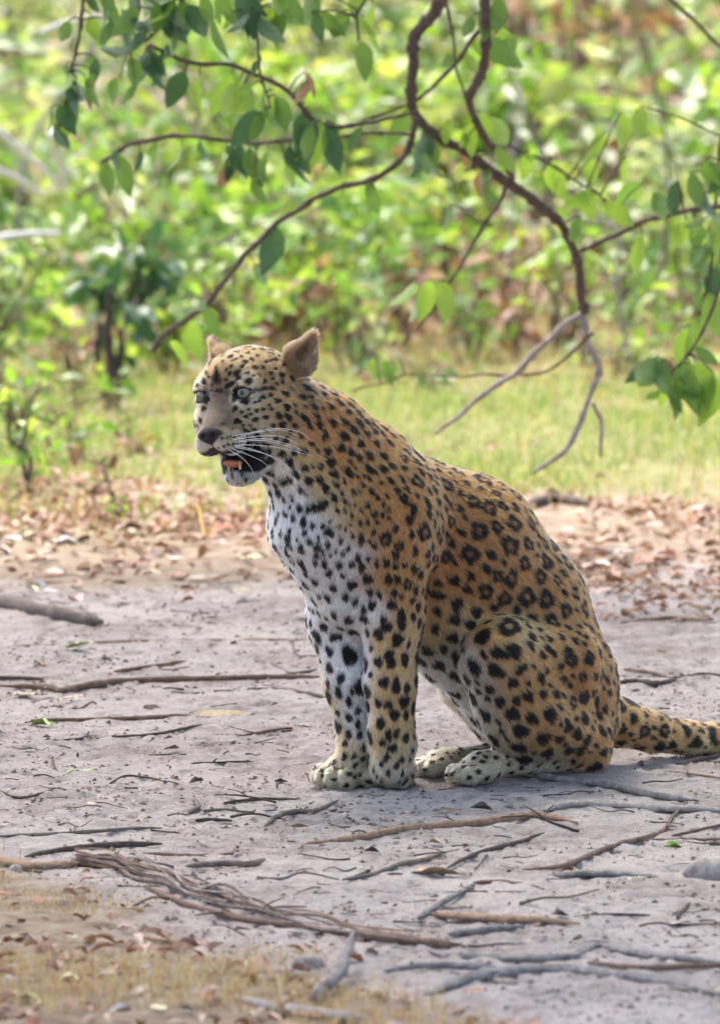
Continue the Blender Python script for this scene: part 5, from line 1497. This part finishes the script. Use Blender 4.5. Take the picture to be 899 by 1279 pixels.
STICKS = [
    ('branch', [(-14, 752), (55, 769), (100, 777), (127, 782)], (10, 9, 7), 'grey', 'thick grey broken branch lying at the left edge of the sand'),
    ('stick', [(-10, 859), (60, 862), (80, 866), (118, 858), (165, 853), (240, 851), (310, 849), (365, 848), (403, 848)], (4, 4.5, 3.6, 3), 'brown', 'long brown stick left of the forelegs running in from the left edge'),
    ('stick', [(38, 902), (125, 901), (180, 899), (238, 896)], (2.6, 3), 'brown', 'straight stick ending at the large curled brown leaf'),
    ('stick', [(64, 927), (85, 926), (105, 923), (112, 915)], (1.7, 1.5), 'dark', 'short dark twig with a hooked end at the left'),
    ('stick', [(140, 922), (190, 919), (220, 914), (252, 907)], (1.6, 2), 'dark', 'slightly bent dark twig below the large curled leaf'),
    ('stick', [(133, 983), (155, 971), (178, 972), (200, 975)], (1.5, 1.3), 'dark', 'thin bowed dark twig left of the far forepaw'),
    ('stick', [(-4, 988), (22, 998), (48, 994), (75, 985)], (1.8, 1.6), 'dark', 'curved dark twig at the left edge level with the paws'),
    ('stick', [(238, 955), (270, 954), (317, 952)], (1.4, 1.2), 'dark', 'fine straight twig between the bowed twig and the paws'),
    ('stick', [(262, 956), (275, 946), (286, 939)], (1.2, 1), 'dark', 'tiny slanting twig crossing the fine straight one'),
    ('stick', [(280, 1005), (325, 1000), (371, 1000)], (2.4, 1.6), 'dark', 'dark twig lying just below the far forepaw'),
    ('stick', [(306, 920), (345, 913), (371, 911)], (2, 1.6), 'brown', 'short brown twig left of the far foreleg'),
    ('stick', [(309, 862), (350, 863), (380, 867), (409, 873)], (2, 2.4), 'grey', 'grey twig slanting down towards the far foreleg'),
    ('stick', [(338, 829), (360, 842), (380, 841), (402, 837)], (2, 1.8), 'grey', 'bent grey twig above the long brown stick'),
    ('stick', [(143, 841), (185, 835), (231, 828)], (2.6, 2.2), 'brown', 'short straight brown stick above the long brown stick'),
    ('stick', [(65, 946), (67, 955), (71, 963)], (1.4, 1.2), 'dark', 'tiny dark twig lying end on at the left'),
    ('root', [(-8, 808), (70, 806), (150, 802), (280, 800), (388, 800)], (2, 2.4, 2), 'tan', 'thin pale root running across the sand beside the thick grey branch'),
    ('stick', [(-8, 849), (25, 849), (54, 850)], (2.8, 2.2), 'dark', 'short dark stick at the left edge above the long brown one'),
    ('stick', [(32, 1072), (60, 1067), (100, 1062), (150, 1058), (203, 1057)], (2.4, 4, 3.6), 'dark', 'dark tapering stick above the shredded root at left'),
    ('stick', [(-8, 1047), (60, 1044), (115, 1041), (160, 1037), (203, 1036)], (2, 2.4, 2), 'grey', 'thin grey stick at left above the dark tapering one'),
    ('root', [(-14, 1074), (20, 1081), (50, 1085), (80, 1083), (110, 1081), (150, 1086), (170, 1092)], (9, 9, 6), 'tan', 'thick tan root at the left edge by the dry grass'),
    ('stick', [(233, 1085), (280, 1082), (318, 1082), (331, 1075)], (4, 4.5, 3), 'grey', 'stubby grey stick with an upturned end near the middle left'),
    ('stick', [(331, 1034), (345, 1023), (365, 1017), (395, 1015), (423, 1001)], (3, 3.6, 2.4), 'grey', 'crooked grey stick in front of the far forepaw'),
    ('stick', [(244, 1027), (265, 1026), (291, 1027)], (2.6, 2.2), 'dark', 'short thick dark twig left of the crooked grey stick'),
    ('stick', [(178, 1067), (235, 1070), (280, 1069), (320, 1061)], (1.8, 2, 1.4), 'brown', 'thin wavy brown twig above the stubby grey stick'),
    ('bark_piece', [(388, 1254), (405, 1247), (425, 1232), (440, 1204)], (7, 10, 5), 'blue', 'curved grey piece of bark standing up at the bottom'),
    ('stick', [(292, 1250), (345, 1265), (400, 1272), (455, 1277)], (6, 8, 6), 'pale', 'pale blurred stick along the bottom edge'),
    ('wood_chip', [(168, 1171), (205, 1177), (230, 1180), (256, 1182)], (4, 5.5, 4), 'tan', 'flat tan splinter of wood on the near verge'),
    ('stick', [(372, 1062), (390, 1056), (449, 1050), (500, 1040), (574, 1034), (624, 1028), (664, 1022), (690, 1024), (721, 1031)], (2, 5, 5, 4), 'tan', 'long gently curved tan stick in front of the leopard'),
    ('branch', [(612, 963), (640, 966), (690, 975), (759, 985), (819, 997), (871, 1003)], (2.4, 5, 5, 3.5), 'blue', 'long grey branch reaching right from the near hind paw'),
    ('root', [(676, 1014), (700, 1009), (749, 1007), (824, 1012), (915, 1015)], (4, 9, 9, 8), 'pale', 'thick pale grey root half buried at the right below the long branch'),
    ('stick', [(652, 1088), (680, 1087), (709, 1083), (749, 1066), (790, 1053), (824, 1043), (840, 1022), (856, 1004)], (2, 3.6, 3.5, 2), 'brown', 'long brown twig with an upturned end at the right'),
    ('stick', [(558, 1086), (585, 1073), (614, 1063), (650, 1053), (679, 1042)], (2.4, 3, 2), 'dark', 'slanting dark twig left of the long brown twig'),
    ('stick', [(427, 1101), (460, 1096), (499, 1083), (530, 1076), (557, 1066)], (2.4, 3.4, 2.4), 'grey', 'slanting grey twig beside the flat tan leaf'),
    ('stick', [(520, 1151), (549, 1133), (572, 1119), (594, 1107)], (4.5, 4, 3.5), 'blue', 'knobbly blue grey stick pointing up to the right'),
    ('stick', [(590, 1105), (624, 1104), (650, 1107), (675, 1112)], (3, 2.6), 'brown', 'thin brown stick leading off the knobbly blue grey one'),
    ('wood_slab', [(536, 1144), (570, 1148), (620, 1152), (674, 1153), (724, 1156)], (5, 9, 9, 4), 'tan', 'flat weathered slab of wood in the lower middle'),
    ('root', [(536, 1189), (565, 1197), (620, 1199), (669, 1201), (714, 1196), (744, 1185), (775, 1189), (810, 1196), (849, 1200), (915, 1206)], (7, 8, 8, 7), 'blue', 'long wavy grey root across the lower right'),
    ('stick', [(478, 1216), (520, 1212), (560, 1210), (621, 1212)], (4, 5, 4), 'blue', 'grey stick left of the broad root at the bottom right'),
    ('root', [(530, 1246), (570, 1230), (620, 1220), (699, 1217), (760, 1222), (820, 1229), (915, 1247)], (8, 14, 14, 10), 'blue', 'broad flat grey root along the bottom right'),
    ('stick', [(732, 1205), (770, 1210), (799, 1212), (915, 1209)], (3, 4, 4), 'brown', 'brown stick under the long wavy grey root'),
    ('root', [(676, 1098), (705, 1095), (749, 1094), (790, 1095), (832, 1099)], (4, 7, 7, 3), 'blue', 'short half buried grey root beside the pale yellow leaf'),
    ('stick', [(748, 1144), (780, 1144), (812, 1145)], (1.8, 1.6), 'dark', 'fine straight dark twig at the lower right'),
    ('stick', [(838, 1046), (865, 1040), (903, 1031)], (2, 2), 'brown', 'thin brown twig rising to the right edge'),
    ('stick', [(802, 1051), (850, 1051), (905, 1050)], (2, 2), 'brown', 'level thin twig by the small bright green leaf'),
    ('stick', [(560, 1171), (600, 1166), (655, 1159)], (4, 4.5, 3), 'blue', 'blue grey stick just below the slab of wood'),
    ('stick', [(771, 855), (800, 855), (822, 857), (836, 854), (844, 847)], (4, 3.5), 'dark', 'dark stick behind the back of the leopard'),
    ('stick', [(777, 838), (800, 841), (815, 843), (838, 850)], (2.4, 2.4), 'brown', 'thin bent stick meeting the dark one behind the back'),
    ('stick', [(845, 958), (870, 952), (903, 945)], (3, 3), 'dark', 'dark stick below the tail at the right edge'),
    ('stick', [(774, 780), (810, 776), (840, 774), (885, 778)], (2.6, 3), 'tan', 'pale thin stick on the sand at right above the tail'),
    ('log', [(660, 636), (680, 631), (700, 630), (734, 635)], (6, 8, 6), 'dark', 'short dark log in the leaf litter behind the back'),
    ('stick', [(830, 965), (860, 968), (905, 974)], (1.5, 1.4), 'tan', 'fine pale twig at the right edge below the tail'),
    ('stick', [(440, 1170), (480, 1176), (530, 1182), (576, 1184)], (6, 7, 5), 'brown', 'brown root end in the lower middle left of the wavy root'),
    ('stick', [(612, 1062), (600, 1080), (585, 1095)], (1.4, 1), 'dark', 'tiny dark twig above the flat tan leaf'),
    ('stick', [(845, 1150), (853, 1140), (866, 1127), (870, 1136)], (3, 2.4), 'dark', 'short crooked dark twig at the lower right edge'),
    ('stick', [(235, 1018), (248, 1010), (242, 1000)], (3.5, 2.6), 'grey', 'short grey stick pointing at the viewer left of the paws'),
    ('stick', [(436, 1100), (455, 1092), (462, 1088)], (2, 2), 'dark', 'stub of dark twig at the end of the slanting grey one'),
    ('stick', [(180, 1110), (240, 1135), (310, 1152), (390, 1163), (470, 1176)], (4, 4, 3), 'brown', 'dark brown root below the shredded strands'),
]
for k, (nm, pts, rads, mk, lab) in enumerate(STICKS):
    stick(nm, pts, rads, mk, lab, 'root' if nm == 'root' else nm.replace('_', ' '), .6 if nm in ('wood_slab', 'wood_chip', 'root') else 1.0, .45 if nm == 'root' else .7, seed=k,
          z_add=[0, .01, .02, .05] if nm == 'bark_piece' else None)
# the shredded root: pale fibres twisted together
o = empty('shredded_root', at_ground(280, 1122), 'long shredded root with loose pale fibres crossing the sand at lower left', 'root')
ro = np.array(o.location)
rr_ = np.random.default_rng(77)
main = [(95, 1079), (140, 1083), (175, 1092), (212, 1104), (240, 1118), (282, 1128), (320, 1140), (352, 1150), (400, 1160), (452, 1170), (520, 1180)]
for k in range(34):
    a = 0 if k < 5 else rr_.integers(0, 6); b = len(main) if k < 4 else min(len(main), a + rr_.integers(3, 7))
    w = 1.0 if k < 4 else 1.8
    off = np.cumsum(rr_.normal(0, 2.3 * w, b - a)) * .6 + rr_.normal(0, 3)
    pts = [(x + rr_.normal(0, 4), y + off[i]) for i, (x, y) in enumerate(main[a:b])]
    P = []
    for i, (x, y) in enumerate(pts):
        p = at_ground(x, y); p[2] += .006 + abs(rr_.normal(0, .008)); P.append(p)
    P = smooth_path(P, 5)
    r = rr_.uniform(.7, 2.0) if k >= 4 else rr_.uniform(1.8, 3.2)
    V, F = tube_np(P, r * PX * np.linspace(1, .55, len(P)), 6, lump=.12, seed=k)
    obj('strand', mesh_np('strand', V - ro, F, BK[['grey', 'pale', 'brown', 'tan', 'grey'][k % 5]], True), o)

# ------------------------------------------------------------------ small twigs: copies of a few shapes
tw = np.random.default_rng(88)
TWM = []
for k in range(8):
    L = 1.0
    pts = [(0, 0, 0), (.3, tw.normal(0, .07), .01), (.62, tw.normal(0, .10), .0), (1, tw.normal(0, .12), .02)]
    P = smooth_path(pts, 4)
    parts = [tube_np(P, np.linspace(.022, .010, len(P)), 6, lump=.12, seed=k)]
    if k % 2:
        q = P[6]; P2 = smooth_path([q, q + (.12, .10 * (-1) ** (k // 2), .02), q + (.30, .17 * (-1) ** (k // 2), .01)], 3)
        parts.append(tube_np(P2, np.linspace(.012, .006, len(P2)), 5))
    V, F = join_np(parts[:1])
    TWM.append((mesh_np('twig', V, F, BK[('dark', 'brown', 'grey', 'dark')[k % 4]], True),
                mesh_np('side_twig', *parts[1], BK[('dark', 'brown', 'grey', 'dark')[k % 4]], True) if len(parts) > 1 else None))


def keep_clear(px, py):
    return (385 < px < 790 and 560 < py < 985) or (760 < px and 870 < py < 945)


cnt = 0
while cnt < 260:
    px, py = tw.uniform(-5, 905), 745 + 500 * tw.random() ** 1.1
    p = at_ground(px, py)
    if keep_clear(px, py) or track_mask(p[0], p[1]) < .6: continue
    kt = int(tw.integers(8)); me, sme = TWM[kt]
    o = bpy.data.objects.new('twig', me)
    L = tw.uniform(.025, .10) * (1.0 if tw.random() < .75 else 1.6)
    o.location = (p[0], p[1], p[2] + float(ground_fine(p[0], p[1])) + .002)
    o.rotation_euler = (tw.uniform(0, 6), tw.normal(0, .06), tw.normal(0, .6) + (math.pi if tw.random() < .5 else 0))
    o.scale = (L, L, L * .9)
    link(o, None, 'small %s %s strewn on the bare sand %s the leopard' % (('dark', 'brown', 'grey', 'dark')[kt % 4], 'forked twig' if sme else 'twig', 'in front of' if py > 985 else 'to the left of' if px < 400 else 'to the right of'), 'twig', 'small twigs strewn over the sand')
    if sme: link(bpy.data.objects.new('side_twig', sme), o)
    cnt += 1

# ------------------------------------------------------------------ fallen leaves
def leaf_tint(name, c, rough=.6):
    m = Mat(name)
    n = m.noise(14, 4, .6, m.coords())
    m.to(m.ramp(n, [(.3, tuple(v * .62 for v in c)), (.55, c), (.75, tuple(min(1, v * 1.25) for v in c))]), m.b.inputs['Base Color'])
    m.set(m.b, Roughness=rough)
    m.b.inputs['Specular IOR Level'].default_value = .3
    return m.m


FL = {'tan': leaf_tint('dead_leaf_tan', (.46, .34, .22)), 'brown': leaf_tint('dead_leaf_brown', (.25, .145, .085)), 'dark': leaf_tint('dead_leaf_dark', (.09, .06, .045)), 'rust': leaf_tint('dead_leaf_rust', (.36, .13, .07)),
      'green': leaf_tint('fallen_leaf_green', (.15, .27, .035), .4), 'lime': leaf_tint('fallen_leaf_lime', (.36, .44, .15), .5), 'yellow': leaf_tint('fallen_leaf_yellow', (.46, .33, .08), .5), 'cream': leaf_tint('dead_leaf_cream', (.62, .56, .36)),
      'white': leaf_tint('dead_leaf_white', (.70, .66, .64)), 'pink': leaf_tint('dead_leaf_pink', (.52, .36, .31)), 'grey': leaf_tint('dead_leaf_grey', (.36, .32, .29))}
LEAFM = {}


def fallen(px, py, L, tint, label, an=None, curl=None, group=None, width=None, tilt=None, lift=.004):
    k = int(tw.integers(4))
    key = (tint, k)
    if key not in LEAFM:
        LEAFM[key] = leaf_mesh('fallen_leaf', FL[tint], .36 + .06 * k, -.06 + .05 * k, .18, (.15, .45, -.2, .7)[k], 9, .022, k + 3)
    o = bpy.data.objects.new('fallen_leaf', LEAFM[key])
    p = at_ground(px, py)
    s = L * PX * (p[1] + 15) / 15
    a = tw.normal(0, .5) + (math.pi if tw.random() < .5 else 0) if an is None else math.radians(an)
    o.rotation_euler = (tw.normal(0, .18) if tilt is None else tilt * .6, tw.normal(0, .10), a)
    o.location = (p[0] - .5 * s * math.cos(a), p[1] - .5 * s * math.sin(a), p[2] + max(float(ground_fine(p[0], p[1])), 0) + lift)
    o.scale = (s, s * (width or 1), s * (.5 if L > 60 else 1))
    if group:
        label = {'brown': 'brown', 'tan': 'tan', 'dark': 'blackish', 'rust': 'rust red', 'grey': 'grey', 'pink': 'pinkish', 'white': 'whitish', 'cream': 'cream'}[tint] + ' ' + label
    return link(o, None, label, 'leaf', group)


for px, py, L, tint, lab, kw in [
    (277, 896, 82, 'tan', 'large curled tan leaf at the end of a straight stick', dict(an=4, tilt=.75, width=.45)),
    (190, 888, 24, 'dark', 'small dark leaf standing on edge above the straight stick', dict(tilt=.9)),
    (102, 966, 40, 'lime', 'narrow pale green leaf on the sand left of the paws', dict(an=8, width=.55)),
    (50, 906, 30, 'lime', 'pale green leaf at the left end of the straight stick', dict(an=150)),
    (68, 907, 16, 'green', 'little yellow green leaf beside the pale green one', {}),
    (351, 980, 20, 'dark', 'small dark leaf standing up just left of the far forepaw', dict(tilt=1.0, an=150)),
    (374, 1036, 28, 'tan', 'pale tan leaf in front of the forepaws', dict(tilt=.6)),
    (30, 874, 44, 'tan', 'pale tan leaf near the left edge below the long brown stick', {}),
    (90, 880, 36, 'pink', 'dull pinkish leaf right of the pale tan one at left', {}),
    (100, 816, 40, 'lime', 'pale green flat leaf behind the thin root at left', dict(an=5)),
    (82, 812, 18, 'white', 'white scrap of leaf next to the flat green one', {}),
    (50, 833, 22, 'brown', 'small brown leaf at left between the branch and the long stick', {}),
    (214, 938, 28, 'brown', 'crumpled brown leaf lying alone left of the forelegs', dict(tilt=.5)),
    (258, 983, 26, 'tan', 'narrow tan leaf between the bowed twig and the paws', dict(width=.6)),
    (245, 978, 22, 'dark', 'narrow dark leaf touching the narrow tan one', dict(width=.6)),
    (545, 1095, 74, 'tan', 'flat tan leaf with a ragged end in the sand below the leopard', dict(an=4, width=.6)),
    (842, 1060, 28, 'green', 'small bright green leaf on the sand at the right', dict(an=5)),
    (795, 1103, 30, 'cream', 'cream yellow leaf by the half buried grey root', dict(an=20)),
    (735, 721, 34, 'yellow', 'mustard yellow leaf behind the back of the leopard', dict(an=-12)),
    (828, 706, 46, 'rust', 'rusty red leaf lying right of the mustard yellow leaf', dict(an=8)),
    (744, 694, 56, 'white', 'broad whitish leaf on the litter behind the back', dict(an=10)),
    (52, 736, 26, 'white', 'small white leaf standing at the left edge of the litter', dict(tilt=.8)),
    (828, 888, 18, 'brown', 'curled brown leaf on the sand just above the tail', dict(tilt=.6)),
    (504, 1252, 40, 'pink', 'pinkish leaf at the bottom middle', {}), (592, 1245, 34, 'rust', 'orange brown leaf at the bottom right of the middle', {}),
    (85, 1226, 30, 'cream', 'pale leaf on the near verge at lower left', {}), (38, 1252, 34, 'lime', 'yellow green leaf in the bottom left corner', {}), (470, 1172, 20, 'lime', 'pale green leaf beside the shredded root', {}),
    (640, 1007, 26, 'tan', 'thin tan leaf before the near hind paw', dict(width=.6)), (560, 1015, 40, 'brown', 'narrow brown leaf with twigs in front of the hind paws', dict(width=.5)), (600, 1014, 30, 'dark', 'narrow dark leaf right of the narrow brown one', dict(width=.5)),
    (632, 1088, 26, 'cream', 'faded leaf right of the flat tan leaf', {}), (870, 655, 34, 'rust', 'rusty leaf far right in the litter', {}), (790, 640, 40, 'pink', 'pinkish leaf in the litter behind the mustard yellow leaf', {}),
    (840, 1155, 44, 'pink', 'dull pink leaf at the lower right edge', {}), (700, 1150, 24, 'dark', 'dark scrap of leaf right of the slab of wood', {}), (545, 1055, 22, 'tan', 'small tan leaf below the long curved stick', {})]:
    fallen(px, py, L, tint, lab, **kw)
cnt = 0
while cnt < 75:
    px, py = tw.uniform(-5, 905), 745 + 520 * tw.random()
    p = at_ground(px, py)
    if keep_clear(px, py) or track_mask(p[0], p[1]) < .5: continue
    fallen(px, py, tw.uniform(8, 20), ('brown', 'tan', 'dark', 'grey', 'dark', 'pink')[tw.integers(6)], 'small dead leaf scrap scattered on the bare sand', group='small leaf scraps on the sand'); cnt += 1
cnt = 0
while cnt < 120:
    px, py = tw.uniform(-10, 910), tw.normal(690, 36)
    if py < 610 or py > 760 or (330 < px < 700 and py > 640): continue
    fallen(px, py, tw.uniform(16, 36), ('brown', 'tan', 'pink', 'rust', 'white', 'pink', 'cream')[tw.integers(7)], 'dead leaf lying in the litter at the far edge of the sand', group='dead leaves along the far edge of the sand', lift=.012); cnt += 1
cnt = 0
while cnt < 60:
    px, py = tw.uniform(-10, 420), tw.uniform(1120, 1285)
    p = at_ground(px, py)
    if track_mask(p[0], p[1]) > .4: continue
    fallen(px, py, tw.uniform(12, 34), ('brown', 'tan', 'pink', 'rust', 'grey', 'dark', 'cream')[tw.integers(7)], 'dead leaf lying on the near verge at lower left', group='dead leaves on the near verge', lift=.008); cnt += 1

# ------------------------------------------------------------------ stones
def stone(px, py, r, label, mk, sq=(1, .8, .7)):
    V, F = uv_sphere(18, 12)
    V = V * (1 + .22 * noise2(V[:, 0] * 1.6 + px, V[:, 1] * 1.6 + V[:, 2], 91)[:, None] + .10 * noise2(V[:, 0] * 4 + px, V[:, 1] * 4 + V[:, 2] * 3, 92)[:, None]) * np.array(sq)
    p = at_ground(px, py)
    s = r * PX * (p[1] + 15) / 15
    o = obj('stone', mesh_np('stone', V * s, F, BK[mk], True), label=label, cat='stone')
    o.location = p + (0, 0, s * .25)


stone(886, 1097, 25, 'rounded blue grey stone at the right edge', 'pale', (1.3, .9, .8))
stone(384, 1211, 17, 'blue grey stone by the near verge at the bottom', 'blue', (1.3, .9, .7))
stone(108, 1097, 9, 'small whitish pebble beside the thick tan root', 'pale')
stone(20, 1088, 9, 'small pale pebble under the thick tan root at the left edge', 'pale')
stone(893, 1058, 8, 'small dark stone at the right edge by the thin twigs', 'dark')

# ------------------------------------------------------------------ crumbs of bark and soil on the sand, past counting
n = 60000
x, y = gr.uniform(-1.5, 1.5, n), -3.9 + 9.5 * gr.random(n)
k = (track_mask(x, y) > .3) & (gr.random(n) < np.clip(.35 + 1.6 * noise2(x * 2.6, y * 2.0, 95) + .6 * noise2(x * 9, y * 7, 96), .03, 1))
x, y = x[k], y[k]
P = np.stack([x, y, ground_z(x, y) + ground_fine(x, y) + .0012], -1)
D = gr.normal(0, 1, (len(x), 3)) * (1, .8, .10)
L = .004 + .020 * gr.random(len(x)) ** 3.5
CR = np.array([(0, 0, -.1), (.5, .22, -.1), (1, 0, -.1), (.5, -.22, -.1), (.5, 0, .22)])
CRF = np.array([(0, 4, 1), (1, 4, 2), (2, 4, 3), (3, 4, 0)])
V, F = scatter_leaves(P, D, L, gr, CR, CRF, .9, roll=gr.normal(0, .2, (len(x), 3)) + (0, 0, 1))
m = Mat('crumb')
g = m.node('NewGeometry')
m.to(m.ramp(g.outputs['Random Per Island'], [(.0, (.05, .037, .032)), (.5, (.13, .095, .08)), (.8, (.26, .20, .175)), (1.0, (.42, .35, .31))]), m.b.inputs['Base Color'])
m.set(m.b, Roughness=.9)
obj('bark_crumbs', mesh_np('bark_crumbs', V, F, m.m), label='dark crumbs of bark and soil scattered over the sand', cat='debris', kind='stuff')
